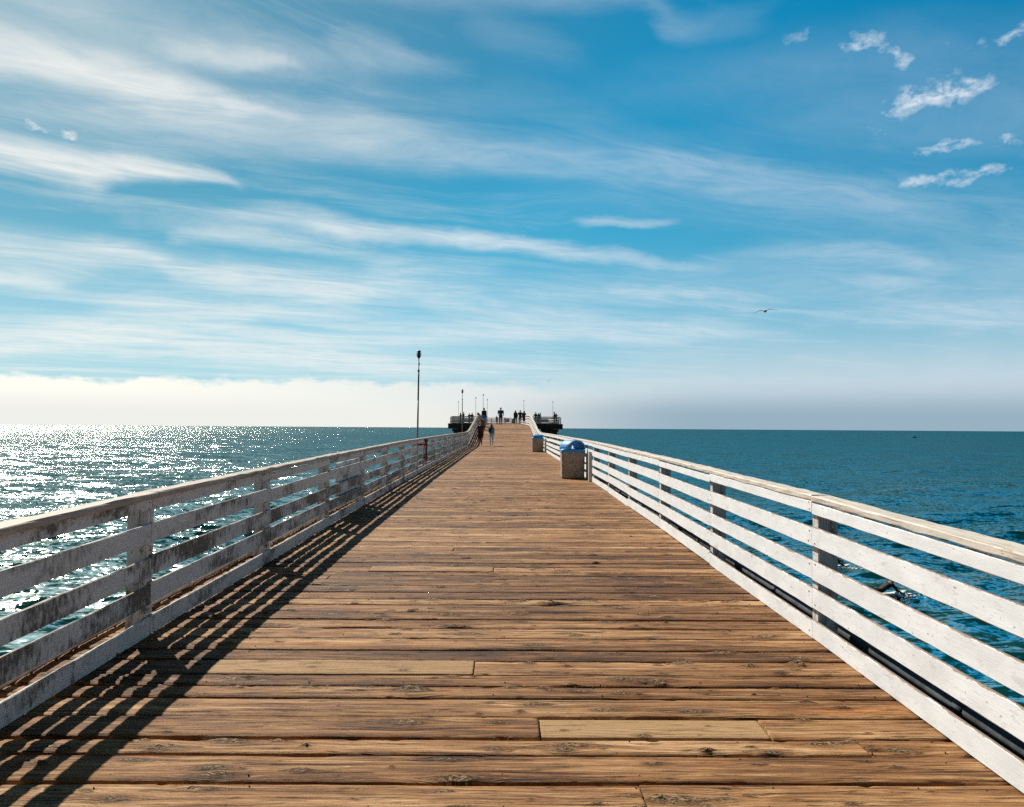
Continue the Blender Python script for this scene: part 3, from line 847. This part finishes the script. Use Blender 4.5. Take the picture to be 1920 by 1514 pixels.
# boarded-in bay on the left and inner splice boards on the right
mb = MB()
for k in range(4):
    z0 = .17 + k * .185
    board(mb, [(XL - .060, 12.95, dz(13)), (XL - .060, 14.92, dz(15))], (-1, 0, 0), .025, z0, z0 + .178, random.random(), .3)
mb.build('infill_panel', M['paint_post'], rail_l)
for yb in (21.55, 45.7):
    mb = MB()
    board(mb, [(XR - .002, yb - .07, dz(yb)), (XR - .002, yb + .07, dz(yb))], (-1, 0, 0), .085, .006, .80, .3, .05)
    q = mb.build('splice_post', M['paint_post'], rail_r)

def plat_rail(p0, p1, out, label, n, bolts=False):
    root = empty('white_railing', (0, 0, 0))
    tag(root, label, 'railing', 'white plank railings of the pier')
    a, b_ = Vector(p0), Vector(p1)
    pts = [tuple(a.lerp(b_, k / n)) for k in range(n + 1)]
    railing_run(root, pts, out, MATS_L if out[1] < 0 else MATS_R, False, False)
    o = Vector(out)
    for q in pts:
        c = Vector(q) + o * .10
        add_post(root, c.x, c.y, c.z, math.pi / 2 if abs(o.y) > .5 else 0)
    return root
ZP = dz(118)
plat_rail((-7.86, 118.15, ZP), (XL - .2, 118.15, ZP), (0, -1, 0), 'short blue grey railing on the left shoulder of the end platform', 2)
plat_rail((XR + .2, 118.15, ZP), (7.92, 118.15, ZP), (0, -1, 0), 'short blue grey railing on the right shoulder of the end platform', 2)
plat_rail((-7.86, 148.4, dz(148)), (7.92, 148.4, dz(148)), (0, 1, 0), 'railing across the far end of the pier behind the man in blue', 6)
plat_rail((-8.0, 118.4, ZP), (-8.0, 148.2, dz(148)), (-1, 0, 0), 'railing down the left flank of the end platform', 10)
plat_rail((8.06, 118.4, ZP), (8.06, 148.2, dz(148)), (1, 0, 0), 'railing down the right flank of the end platform', 10)

# ------------------------------------------------------------------ lamp posts
def make_lamp():
    root = empty('lamp_post')
    b = MB(); b.tube([(0, 0, -.6), (0, 0, 1.2), (0, 0, 2.3)], [.030, .029, .026], 12); b.build('lower_pole', M['pole'], root, True)
    b = MB(); b.tube([(0, 0, 2.3), (0.004, 0, 3.28)], [.027, .025], 12); b.lathe([(.027, 3.24), (.034, 3.26), (.034, 3.31), (.02, 3.33)]); b.build('upper_pole', M['pole_dark'], root, True)
    b = MB(); b.tube([(.004, 0, 3.31), (.003, 0, 3.70)], [.014, .014], 10); b.box((.017, 0, 3.50), (.03, .03, .10)); b.build('stem', M['pole_dark'], root)
    hd = MB()
    prof = [(.03, 3.56), (.055, 3.60), (.09, 3.66), (.05, 3.665)]
    hd.lathe([(.03, 3.555), (.06, 3.60), (.10, 3.65), (.118, 3.672), (.115, 3.682), (.07, 3.69)], n=20)
    for k, r in enumerate((.148, .155, .152, .13)):
        z = 3.70 + k * .055
        hd.lathe([(.06, z + .022), (r - .012, z), (r, z - .008), (r, z + .004), (.065, z + .034)], n=20)
    hd.lathe([(.125, 3.905), (.128, 3.915), (.07, 3.95), (.02, 3.962)], n=20)
    hd.v = [(a * .56, b_ * .56, 3.962 - (3.962 - c) * .72) for a, b_, c in hd.v]
    h = hd.build('lamp_head', M['black'], root)
    ln = MB(); ln.lathe([(.031, 3.76), (.032, 3.92)], n=14); ln.build('lens', M['lens'], h, True)
    return root
lamp0 = make_lamp()
lamp_spots = [(783.5, -2.93, 26.4, 'tallest looking lamp post beside the left railing, with rusty brackets'),
              (867.3, -2.93, 54.0, 'second nearest lamp post, standing outside the left railing before the ramp'),
              (892.5, -4.45, 119.6, 'lamp post on the left shoulder of the end platform, dark head'),
              (906.5, -2.93, 105.5, 'lamp post behind the man at the dark bin on the left railing'),
              (914.0, -2.93, 128.5, 'lamp post just left of the man in the blue shirt'),
              (860.0, -8.28, 143.0, 'thin lamp post at the far left corner of the end platform'),
              (982.7, 3.1, 134.0, 'lamp post rising behind the three people walking together'),
              (1037.0, 8.25, 139.0, 'thin lamp post at the far right corner of the end platform')]
for i, (px, x, y, lb) in enumerate(lamp_spots):
    o = lamp0 if i == 0 else copy_tree(lamp0)
    xx = (px - 948.2) / 1500 * y
    o.location = (xx if abs(x) < 3.2 or abs(x) > 4 else x, y, dz(y))
    o.rotation_euler = (R(random.uniform(-.3, .3)), R([.35, .25, .1, .0, .25, .1, -.35, -.1][i]), random.uniform(0, 6))
    tag(o, lb, 'lamp post', 'louvre headed lamp posts on the pier')
# rusty clamp brackets belong to the nearest post only
b = MB()
xb = lamp0.location.x
for z in (.42, .84, .98):
    b.box((.17, .02, z), (.36, .05, .055)); b.box((0, 0, z), (.13, .12, .07))
b.box((.30, -.02, .68), (.05, .14, .72)); b.box((.12, -.05, .92), (.05, .06, .24)); b.box((.27, .10, .92), (.05, .05, .22))
br_o = b.build('bracket', M['rust'], lamp0)
lamp0.rotation_euler = (0, R(.35), 0)

# ------------------------------------------------------------------ trash cans
def rsq(hx, r, n=6, hy=None):
    hy = hy or hx; pts = []
    for cx, cy, a0 in ((hx - r, hy - r, 0), (-hx + r, hy - r, 90), (-hx + r, -hy + r, 180), (hx - r, -hy + r, 270)):
        for k in range(n + 1):
            a = R(a0 + 90 * k / n); pts.append((cx + r * math.cos(a), cy + r * math.sin(a)))
    return pts
def make_can():
    root = empty('trash_can')
    b = MB(); sec = rsq(.33, .07)
    b.loft([[(x * k, y * k, z) for x, y in sec] for z, k in ((.012, .93), (.03, .965), (.06, .972), (.70, 1.0), (.755, 1.0), (.775, .97))])
    b.build('body', M['concrete'], root)
    ld = empty('lid'); ld.parent = root
    lid = MB(); sec = rsq(.345, .10)
    lid.loft([[(x * k, y * k, z) for x, y in sec] for z, k in ((.735, 1.0), (.80, 1.0), (.815, .985), (.835, .93), (.84, .70), (.825, .55))], cap=False)
    col.objects.unlink(ld); bpy.data.objects.remove(ld)
    lo = lid.build('lid', M['lid'], root, False)
    # hood: thick barrel arch, open at front and back
    h = MB(); n = 20
    def arch(y, w, hh, z0=.825):
        return [(w * math.cos(math.pi * k / n), y, z0 + hh * (math.sin(math.pi * k / n) ** .8)) for k in range(n + 1)]
    ysec = [(-.27, .86, .93), (-.24, .97, .99), (-.1, 1.0, 1.0), (.1, 1.0, 1.0), (.24, .97, .99), (.27, .86, .93)]
    outer = [arch(y, .30 * a, .265 * c) for y, a, c in ysec]
    inner = [arch(y, (.30 * a - .035), (.265 * c - .028)) for y, a, c in ysec]
    inner[0] = arch(-.27, .205, .185); inner[-1] = arch(.27, .205, .185)
    inner[1] = arch(-.24, .235, .215); inner[-2] = arch(.24, .235, .215)
    bo = [h.verts(r) for r in outer]; bi = [h.verts(r) for r in inner]
    for q in range(len(ysec) - 1):
        for k in range(n):
            h.face((bo[q] + k, bo[q] + k + 1, bo[q + 1] + k + 1, bo[q + 1] + k))
            h.face((bi[q] + k, bi[q + 1] + k, bi[q + 1] + k + 1, bi[q] + k + 1))
    for q in (0, len(ysec) - 1):
        for k in range(n):
            f = (bo[q] + k, bi[q] + k, bi[q] + k + 1, bo[q] + k + 1)
            h.face(f if q == 0 else f[::-1])
    for k in (0, n):
        for q in range(len(ysec) - 1):
            h.face((bo[q] + k, bo[q + 1] + k, bi[q + 1] + k, bi[q] + k))
    ho = fix_normals(h.build('hood', M['lid'], lo, True))
    return root
can0 = make_can()
can_spots = [(1.92, 22.9, R(28), 1.0, 'square pebbled concrete bin with domed blue lid, nearer of two by the right railing'),
             (2.0 - .12, 46.4, R(95), .72, 'square concrete bin with flatter blue lid, farther along the right railing'),
             (-2.22, 75.5, R(10), 1.0, 'dark shaded bin against the left railing at the top of the ramp'),
             (1.45, 147.0, R(40), 1.0, 'blue bin at the far end railing, left of the three walkers'),
             (4.9, 119.6, R(70), 1.0, 'bin half hidden behind the right shoulder railing of the platform')]
for i, (x, y, rz, sq, lb) in enumerate(can_spots):
    o = can0 if i == 0 else copy_tree(can0)
    o.location = (x, y, dz(y)); o.rotation_euler = (0, 0, 0)
    tag(o, lb, 'trash can', 'concrete bins with blue lids')
    for ch in o.children:
        for g in ch.children:
            g.rotation_euler = (0, 0, rz)
            if sq != 1: g.scale = (1, 1, sq); g.location = (0, 0, .825 * (1 - sq) - .0)

# ------------------------------------------------------------------ conduits, scrap, blocks along the ledges
def conduit(name, x, zo, r, m, y0, y1, label, group):
    b = MB(); pts = []
    v = y0
    while v <= y1:
        pts.append((x + .012 * math.sin(v * .7) + random.gauss(0, .003), v, dz(v) + zo)); v += .76
    b.tube(pts, r, 10)
    v = y0 + 1.3
    while v < y1:
        b.tube([(x + .012 * math.sin(v * .7), v - .045, dz(v) + zo), (x + .012 * math.sin(v * .7), v + .045, dz(v) + zo)], r * 1.3, 10); v += 3.1
    tag(b.build(name, m, None, True), label, 'pipe', group)
conduit('conduit_pipe', XL - .36, .045, .030, M['pipe'], -6, 56, 'pale conduit pipe nearest the left railing posts on the outer ledge', 'conduits on the deck ledges')
conduit('conduit_pipe', XL - .455, .050, .038, M['pipe'], -6, 56, 'thicker pale conduit pipe at the outer edge of the left ledge', 'conduits on the deck ledges')
conduit('conduit_pipe', XR + .30, .012, .040, M['pipe_dark'], -6, 56, 'dull blue grey conduit pipe behind the right railing', 'conduits on the deck ledges')
b = MB()
for k in range(5):
    pts = []
    for q in range(15):
        a = q / 14 * 6.28 * .96 + k
        pts.append((XL - .40 + (.07 + .012 * k) * math.cos(a), 7.05 + (.15 - .01 * k) * math.sin(a), dz(7) + .10 + .012 * k + .012 * math.sin(3 * a + k)))
    b.tube(pts, .008, 6)
tag(b.build('wire_coil', M['rust'], None, True), 'rusty orange coil of wire lying on the pipes outside the left railing', 'wire')
for (y, sz, lb) in ((9.6, (.16, .34, .10), 'pale timber block on the left ledge beyond the second railing post'), (20.6, (.10, .22, .16), 'small white cleat on the left ledge past the boarded bay')):
    b = MB(); b.box((XL - .27, y, dz(y) + sz[2] / 2 + .012), sz)
    if y > 15: b.box((XL - .27, y, dz(y) + .19), (.07, .36, .05))
    else: b.box((XL - .27, y + .02, dz(y) + .128), (.10, .22, .03))
    tag(b.build('timber_block' if y < 15 else 'mooring_cleat', plain('painted block', (.6, .52, .48)), None), lb, 'block' if y < 15 else 'cleat')
b = MB(); b.box((.42, 148.3, dz(148) + .62), (.62, .02, .55)); s_o = b.build('notice_board', plain('mauve printed notice', (.30, .16, .26), .6, 0, .4, 5), None)
tag(s_o, 'mauve notice panel hung on the far end railing right of the man in blue', 'sign')

# ------------------------------------------------------------------ people
SKIN = [plain('light skin', (.50, .28, .19), .55, 0, .08), plain('tan skin', (.30, .15, .09), .55, 0, .08)]
cloth_cache = {}
def cloth(c):
    if c not in cloth_cache: cloth_cache[c] = plain('woven cloth', c, .85, 0, .18, 14, .3)
    return cloth_cache[c]
def capsule(mb, p0, r0, p1, r1, n=10):
    p0, p1 = Vector(p0), Vector(p1); d = p1 - p0
    L = d.length
    t = d / L if L > 1e-6 else Vector((0, 0, 1))
    up = Vector((0, 0, 1)) if abs(t.z) < .9 else Vector((1, 0, 0))
    a = t.cross(up).normalized(); b_ = a.cross(t)
    rings = []
    for c, r, angs in ((p0, r0, (-85, -55, -25, 0)), (p1, r1, (0, 25, 55, 85))):
        for g in angs:
            q = c + t * r * math.sin(R(g)); rr = r * math.cos(R(g))
            rings.append([q + (a * math.cos(2 * math.pi * k / n) + b_ * math.sin(2 * math.pi * k / n)) * rr for k in range(n)])
    mb.loft(rings)
def skinned(name, V, E, Rr, m, parent, voxel=.011, flat=None):
    """one continuous surface grown round a chain of joints (V, E) with a radius at each"""
    mb = MB()
    for a, b_ in E:
        capsule(mb, V[a], Rr[a], V[b_], Rr[b_])
    o = mb.build(name, m, parent, True)
    rm = o.modifiers.new('remesh', 'REMESH'); rm.mode = 'VOXEL'; rm.voxel_size = voxel; rm.use_smooth_shade = True
    sm = o.modifiers.new('smooth', 'SMOOTH'); sm.factor = .5; sm.iterations = 3
    return o
def person(loc, face, h, label, top=(.05, .05, .05), legs=(.03, .03, .04), skin=0, hair=(.02, .012, .008), long_hair=False, bun=False,
           sleeve=.6, leg_len='long', dress=False, stride=0.0, arms=((3, 5, 12), (4, 5, 14)), lean=0.0, female=False, hat=None, bag=None, root=None, wide=1.0):
    """face: heading in degrees from +Y towards +X. arms: (swing forward, abduct, elbow bend) for left, right"""
    k = h / 1.72
    if root is None:
        root = empty('person', loc, -R(face)); tag(root, label, 'person', 'people on the pier')
    sh = (.155 if female else .185) * wide; hp = .095
    LM = Matrix.Translation((0, 0, .96)) @ Matrix.Rotation(-R(lean), 4, 'X') @ Matrix.Translation((0, 0, -.96))
    U = lambda p: tuple((LM @ Vector(p)) * k)
    D = lambda p: tuple(Vector(p) * k)
    V = []; E = []; Rr = []; ix = {}
    def a(n, p, r, par=None, up=True):
        ix[n] = len(V); V.append(U(p) if up else D(p)); Rr.append(r * k)
        if par: E.append((ix[par], ix[n]))
    a('pel', (0, 0, .96), .115); a('sp', (0, .01, 1.12), .105 if not female else .095, 'pel'); a('ch', (0, 0, 1.29), .115, 'sp'); a('nk', (0, -.012, 1.455), .055, 'ch')
    for s, t in ((-1, 'l'), (1, 'r')):
        a('lat' + t, (s * sh * .52, 0, 1.28), .098, 'ch'); a('wai' + t, (s * .055, .005, 1.08), .085, 'lat' + t); a('trap' + t, (s * sh * .55, -.01, 1.40), .055, 'nk')
    hp0 = (0, .005, 1.50) ; a('jaw', (0, .030, 1.535), .056, 'nk'); a('hd', (0, .0, 1.60), .080, 'jaw'); a('ht', (0, -.012, 1.632), .084, 'hd')
    a('nose', (0, .098, 1.572), .013, 'hd'); a('brow', (0, .062, 1.62), .03, 'hd'); a('chin', (0, .072, 1.512), .022, 'jaw')
    for s, t in ((-1, 'l'), (1, 'r')): a('ear' + t, (s * .083, -.012, 1.585), .016, 'hd')
    for s, t, (sw, ab, el) in ((-1, 'l', arms[0]), (1, 'r', arms[1])):
        S = Vector((s * sh, 0, 1.40))
        d1 = Vector((s * math.sin(R(ab)), math.sin(R(sw)), -math.cos(R(sw)))).normalized()
        e = S + d1 * .285
        ang = R(sw + el)
        d2 = Vector((s * math.sin(R(ab)) * .4 - s * math.sin(R(el)) * .25, math.sin(ang), -math.cos(ang))).normalized()
        w = e + d2 * .25; hnd = w + d2 * .075
        a('s' + t, S, .060, 'trap' + t); a('e' + t, e, .043, 's' + t); a('w' + t, w, .030, 'e' + t); a('h' + t, hnd, .030, 'w' + t)
        side = Vector((0, 1, 0)) if abs(d2.y) < .7 else Vector((0, 0, 1))
        lat = d2.cross(side).normalized(); wd = side
        for q, ln in ((-.024, .060), (-.008, .075), (.008, .080), (.024, .070)):
            b0 = hnd + wd * q + d2 * .025
            a('f%s%.3f' % (t, q), b0 + d2 * .0, .011, 'h' + t); a('g%s%.3f' % (t, q), b0 + d2 * ln * .55 + lat * .006 * s, .0095, 'f%s%.3f' % (t, q))
            a('k%s%.3f' % (t, q), b0 + d2 * ln + lat * .02 * s, .008, 'g%s%.3f' % (t, q))
        a('t1' + t, hnd + wd * .04 - d2 * .01, .011, 'h' + t); a('t2' + t, hnd + wd * .058 + d2 * .03, .009, 't1' + t)
    J = {}
    for s, t, st in ((-1, 'l', stride), (1, 'r', -stride)):
        hip = Vector((s * hp, 0, .90)); kn = hip + Vector((s * .005, math.sin(R(st)) * .42, -math.cos(R(st)) * .42))
        back = st - (18 if st < 0 else 4) * (abs(stride) > 1)
        an = kn + Vector((0, math.sin(R(back)) * .40, -math.cos(R(back)) * .40))
        zoff = 0
        J[t] = (hip, kn, an)
        a('hip' + t, hip, .092 * (.95 if female else 1), 'pel', False); a('kn' + t, kn, .056, 'hip' + t, False); a('cf' + t, kn.lerp(an, .35), .054, 'kn' + t, False); a('an' + t, an, .038, 'cf' + t, False)
        a('hl' + t, an + Vector((0, -.02, -.045)), .034, 'an' + t, False); a('toe' + t, an + Vector((s * .02, .15, -.055)), .030, 'hl' + t, False)
    skinned('body', V, E, Rr, SKIN[skin], root)
    # top
    v2 = []; e2 = []; r2 = []; i2 = {}
    def c(n, p, r, par=None):
        i2[n] = len(v2); v2.append(tuple(p)); r2.append(r * k)
        if par: e2.append((i2[par], i2[n]))
    P = lambda n: V[ix[n]]
    lowz = .90 if not dress else .55
    c('ch', P('ch'), .132); c('sp', P('sp'), .122, 'ch'); c('pl', P('pel'), .128, 'sp')
    for q in (-1, 1):
        c('lt%d' % q, P('lat' + ('l' if q < 0 else 'r')), .112, 'ch'); c('wa%d' % q, P('wai' + ('l' if q < 0 else 'r')), .102, 'lt%d' % q)
        c('hm%d' % q, D((q * .085, 0, .92)), .108, 'wa%d' % q)
        if dress: c('hk%d' % q, D((q * .095, 0, .52 + .1)), .115, 'hm%d' % q)
    c('hem', D((0, 0, lowz + .02)), .10 if not dress else .12, 'pl')
    c('nk', Vector(P('ch')).lerp(Vector(P('nk')), .62), .075, 'ch')
    for t in 'lr':
        c('tp' + t, P('trap' + t), .064, 'ch'); c('s' + t, P('s' + t), .070, 'tp' + t)
        if sleeve <= 1: c('e' + t, Vector(P('s' + t)).lerp(Vector(P('e' + t)), sleeve), .06, 's' + t)
        else:
            c('e' + t, P('e' + t), .054, 's' + t); c('w' + t, Vector(P('e' + t)).lerp(Vector(P('w' + t)), sleeve - 1), .045, 'e' + t)
    skinned('dress' if dress else 'shirt', v2, e2, r2, cloth(top), root, .016)
    # trousers or shorts
    if leg_len != 'none':
        v2 = []; e2 = []; r2 = []; i2 = {}
        c('pl', D((0, 0, .965)), .118)
        for t in 'lr':
            c('hip' + t, P('hip' + t), .104, 'pl')
            if leg_len == 'short': c('kn' + t, Vector(P('hip' + t)).lerp(Vector(P('kn' + t)), .8), .082, 'hip' + t)
            else:
                c('kn' + t, P('kn' + t), .068, 'hip' + t); c('cf' + t, P('cf' + t), .063, 'kn' + t); c('an' + t, Vector(P('kn' + t)).lerp(Vector(P('an' + t)), .92), .052, 'cf' + t)
        skinned('shorts' if leg_len == 'short' else 'trousers', v2, e2, r2, cloth(legs), root, .016)
    for t in 'lr':
        v2 = []; e2 = []; r2 = []; i2 = {}
        c('a', P('hl' + t), .044); c('b', P('toe' + t), .040, 'a')
        skinned('shoe', v2, e2, r2, cloth((.30, .27, .25) if random.random() < .5 else (.04, .035, .03)), root, .012)
    # hair
    v2 = []; e2 = []; r2 = []; i2 = {}
    c('a', U((0, -.018, 1.650)), .086); c('b', U((0, -.040, 1.635)), .082, 'a'); c('c', U((0, -.050, 1.58)), .068, 'b')
    for q in (-1, 1): c('x%d' % q, U((q * .030, -.025, 1.615)), .070, 'a')
    if long_hair:
        for q in (-1, 1): c('y%d' % q, U((q * .045, -.055, 1.50)), .060, 'x%d' % q); c('z%d' % q, U((q * .05, -.10, 1.36)), .062, 'y%d' % q); c('w%d' % q, U((q * .035, -.125, 1.22)), .035, 'z%d' % q)
        c('d', U((0, -.085, 1.45)), .066, 'c'); c('e', U((0, -.12, 1.30)), .055, 'd')
    if bun: c('g', U((0, -.06, 1.745)), .052, 'a')
    skinned('hair', v2, e2, r2, cloth(hair), root, .013)
    if hat:
        b = MB(); cc = U((0, 0, 1.66)); b.lathe([(.17 * k, -.01), (.16 * k, .0), (.10 * k, .012), (.095 * k, .07), (.05 * k, .10)], cc, 14); b.build('hat', cloth(hat), root, True)
    if bag:
        b = MB(); cc = U((-.10 if bag[1] else 0, -.19, 1.22)); b.box(cc, (.26 * k, .15 * k, .36 * k), bev=.04 * k); b.box((cc[0], cc[1] - .085 * k, cc[2] - .07 * k), (.18 * k, .05 * k, .16 * k), bev=.02 * k)
        b.build('backpack', cloth(bag[0]), root)
    return root
def who(px, y, *a, x=None, **kw):
    xx = (px - 948.2) / 1500 * y if x is None else x
    return person((xx, y, dz(y) + .005), *a, **kw)
DK, MAR, NAVY = (.012, .009, .010), (.035, .010, .012), (.018, .04, .12)
who(901.5, 57.6, 2, 1.70, 'woman with fair hair tied up in a dark maroon dress walking in the railing shadow', top=MAR, hair=(.55, .40, .20), bun=True, dress=True, leg_len='none', female=True, stride=8, sleeve=.5, skin=1, arms=((10, 10, 30), (-8, 10, 10)))
who(922.3, 57.9, 4, 1.56, 'woman in blue top and pale blue jeans walking up the ramp with dark shoulder bag', top=(.05, .28, .68), legs=(.52, .72, .92), hair=(.16, .07, .07), long_hair=True, female=True, stride=12, sleeve=.7, arms=((10, 12, 40), (-6, 10, 20)), bag=((.02, .02, .03), 1))
who(905.0, 71.5, -68, 1.66, 'person in a pale striped top leaning over the left railing on the ramp', top=(.50, .40, .46), legs=(.10, .03, .03), hair=(.03, .012, .01), lean=38, sleeve=1.9, female=True, arms=((40, 12, 45), (45, 12, 40)))
who(908.0, 77.0, 20, 1.72, 'person in black standing between the railing leaner and the dark bin', top=DK, legs=DK, sleeve=1.9)
who(939.3, 80.5, 2, 1.76, 'heavy man in a blue shirt and dark trousers walking at the top of the ramp', top=NAVY, legs=(.02, .012, .016), stride=10, sleeve=.9, skin=1, wide=1.18, arms=((14, 10, 50), (10, 10, 40)))
who(932.3, 92.0, -20, 1.02, 'small child in a pink top and grey trousers beside the man in blue', top=(.55, .16, .42), legs=(.05, .055, .07), hair=(.30, .10, .24), lean=18, sleeve=1.6)
who(947.0, 140.0, 30, 1.10, 'child in pale lavender clothes at the far end railing', top=(.42, .36, .50), legs=(.40, .38, .46), sleeve=1.5)
who(967.0, 95.0, 2, 1.66, 'woman with long dark hair in dark leggings, left of the three walkers', top=DK, legs=(.03, .015, .02), long_hair=True, female=True, stride=9, sleeve=1.9, wide=1.1)
who(975.8, 95.6, 0, 1.70, 'short haired man in dark tee and grey shorts, middle of the three walkers', top=(.025, .010, .010), legs=(.10, .11, .15), leg_len='short', stride=-9, sleeve=.8, skin=1, arms=((8, 22, 25), (8, 22, 30)))
who(983.0, 94.6, -2, 1.62, 'bare legged woman with dark hair and long dark top, right of the three walkers', top=MAR, dress=True, leg_len='none', long_hair=True, female=True, stride=7, sleeve=1.8, skin=0, arms=((12, 16, 25), (5, 14, 15)))
far = [(863.8, 121.0, 60, 1.62, 'person in black at the outer end of the left platform railing', DK, False),
       (869.4, 121.6, -50, 1.72, 'larger dark person just right of the outermost one on the left platform', (.03, .02, .018), False),
       (880.4, 121.0, 10, 1.55, 'lone dark haired person at the middle of the left platform railing', (.10, .13, .17), False),
       (885.7, 120.8, -10, 1.60, 'person in grey next to the lamp on the left platform', (.06, .08, .12), False),
       (896.3, 122.0, 30, 1.68, 'dark person on the platform just above the left railing cap', DK, True),
       (1004.8, 121.0, -20, 1.78, 'man in dark navy with folded arms at the inner right platform railing', (.015, .016, .03), False),
       (1010.2, 121.5, 15, 1.62, 'woman in dark maroon squeezed between two others at the right platform railing', MAR, True),
       (1013.0, 121.0, -60, 1.70, 'person in black with broad shoulders at the right platform railing', DK, False),
       (1039.8, 120.6, 80, 1.84, 'tall person in black near the right corner lamp of the platform', DK, False),
       (1043.2, 121.2, -80, 1.60, 'shorter person in dark red facing the tall one at the right corner', (.06, .015, .015), True)]
for px, y, f, h, lb, c_, fem in far:
    who(px, y, f, h, lb, top=c_, legs=(.02, .02, .03), female=fem, long_hair=fem, sleeve=1.7, arms=((35, 10, 60), (35, 10, 60)))

# surfers lying on their boards, paddling
def surfer(px, py, head, lb_p, lb_b):
    x, y = derot(px, py)
    Y = 1500 * 7.0 / (y - 802.6)
    p = Vector(((x - 948) / 1500 * Y, Y, SEA_Z + .10))
    hd = -R(head)
    fw = Vector((math.sin(R(head)), math.cos(R(head)), 0))
    brd = MB(); n = 14; rings = []
    for k in range(n + 1):
        t = k / n; s = -1 + 2 * t
        w = .27 * max(.04, (1 - abs(s) ** 2.6)) ** .6; zz = .10 * max(0, s) ** 3 + .03 * max(0, -s) ** 3
        rings.append([(w * math.cos(a) , s * 1.15, zz + .032 * math.sin(a) * (w / .27 + .15)) for a in [2 * math.pi * q / 12 for q in range(12)]])
    brd.loft(rings)
    bo = brd.build('surfboard', M['white_gel'], None, True)
    bo.location = p; bo.rotation_euler = (R(3), 0, hd)
    tag(bo, lb_b, 'surfboard', 'surfboards on the water')
    r = empty('person', p - fw * .95 + Vector((0, 0, .17)))
    r.rotation_euler = (Matrix.Rotation(hd, 3, 'Z') @ Matrix.Rotation(R(-88), 3, 'X')).to_euler()
    tag(r, lb_p, 'person', 'surfers in the sea')
    # built standing, laid forward; the trunk bends back up off the board
    person(None, 0, 1.75, '', top=(.012, .012, .016), legs=(.012, .012, .016), sleeve=1.95, lean=-34, arms=((112, 10, 10), (86, 16, 30)), skin=1, root=r)
    fm = MB()
    for k in range(150):
        q = p + fw * random.gauss(.75, .5) + Vector((random.gauss(0, .3), random.gauss(0, .22), -.07 + abs(random.gauss(0, .03))))
        rr = abs(random.gauss(.02, .03)) + .012
        fm.lathe([(rr * .2, -rr * .2), (rr, 0), (rr * .7, rr * .18), (rr * .1, rr * .25)], q, 7)
    tag(fm.build('foam', plain('sea foam', (.8, .82, .82), .8), None, True), kind='stuff')
surfer(1650, 1119, 82, 'surfer in black wetsuit with head raised, seen through the right railing', 'white surfboard under the surfer whose head is raised in full view')
surfer(1549, 1066, 96, 'surfer half hidden behind the nearest right railing post, splashing', 'white surfboard half hidden behind the nearest right railing post')

# ------------------------------------------------------------------ gulls
def gull(px, py, Y, span, roll, head, lb, kl):
    r = empty('gull', at(px, py, Y)); r.rotation_euler = (0, R(roll), -R(head)); tag(r, lb, 'gull', 'gulls in flight')
    s = span / 1.3
    V = [(0, 0, 0), (0, .14, .012), (0, .22, .035), (0, .29, .03), (0, -.16, 0), (0, -.30, .01)]
    skinned('body', [tuple(Vector(q) * s) for q in V], [(0, 1), (1, 2), (2, 3), (0, 4), (4, 5)], [q * s for q in (.065, .055, .04, .012, .045, .02)], GB, r, .012 * s)
    for sg in (-1, 1):
        b = MB(); rings = []
        for k in range(9):
            t = k / 8; up = kl[0] * math.sin(min(1, t / .4) * math.pi / 2) - kl[1] * max(0, t - .35) ** 1.3
            x = sg * (.03 + .62 * t); ch = .17 * (1 - .75 * t ** 1.6); y0 = .05 + .06 * math.sin(t * math.pi * .8) - .16 * max(0, t - .45)
            th = .018 * (1 - .8 * t)
            rings.append([Vector((x, y0, up)) * s, Vector((x, y0 - ch * .4, up + th)) * s, Vector((x, y0 - ch, up)) * s, Vector((x, y0 - ch * .4, up - th)) * s])
        b.loft(rings); fix_normals(b.build('wing', GB, r, True))
    b = MB(); b.loft([[Vector(q) * s for q in ((-.03, -.26, .012), (.03, -.26, .012), (.03, -.26, .0), (-.03, -.26, .0))], [Vector(q) * s for q in ((-.07, -.40, .012), (.07, -.40, .012), (.07, -.40, .004), (-.07, -.40, .004))]])
    b.build('tail', GB, r)
GB = plain('grey brown feathers', (.05, .046, .042), .8, 0, .3)
gull(1438, 583, 58, 1.75, -7, 12, 'larger gull gliding with bent wings over the right hand sea', (.10, .26))
gull(1029, 714.5, 165, 1.35, -8, 10, 'tiny distant gull above the end of the pier', (.22, .05))

# ------------------------------------------------------------------ boat far out
def boat():
    x, y = derot(1717, 822.5); Y = 760.0
    r = empty('fishing_boat', ((x - 948) / 1500 * Y, Y, SEA_Z)); r.rotation_euler = (0, 0, R(-78))
    tag(r, 'tiny dark fishing boat far out on the right near the horizon', 'boat')
    b = MB(); rings = []
    for k in range(9):
        t = k / 8; w = 1.0 * (1 - max(0, t - .45) ** 2 * 3.1); w = max(.04, w); yy = -3 + 6 * t; sh = .25 * max(0, t - .4)
        rings.append([(-w, yy, .75 + sh), (-w * .8, yy, .1), (0, yy, -.35), (w * .8, yy, .1), (w, yy, .75 + sh)])
    b.loft(rings); b.build('hull', plain('dark hull paint', (.06, .10, .14), .5), r)
    b = MB(); b.box((0, -.3, 1.15), (1.3, 1.7, .9)); b.box((0, -.3, 1.64), (1.5, 2.0, .08)); b.build('cabin', plain('cabin paint', (.12, .18, .22), .5), r)
    b = MB(); b.tube([(0, .3, 1.65), (0, .3, 2.4)], .03, 6); b.build('mast', M['pole_dark'], r)
boat()
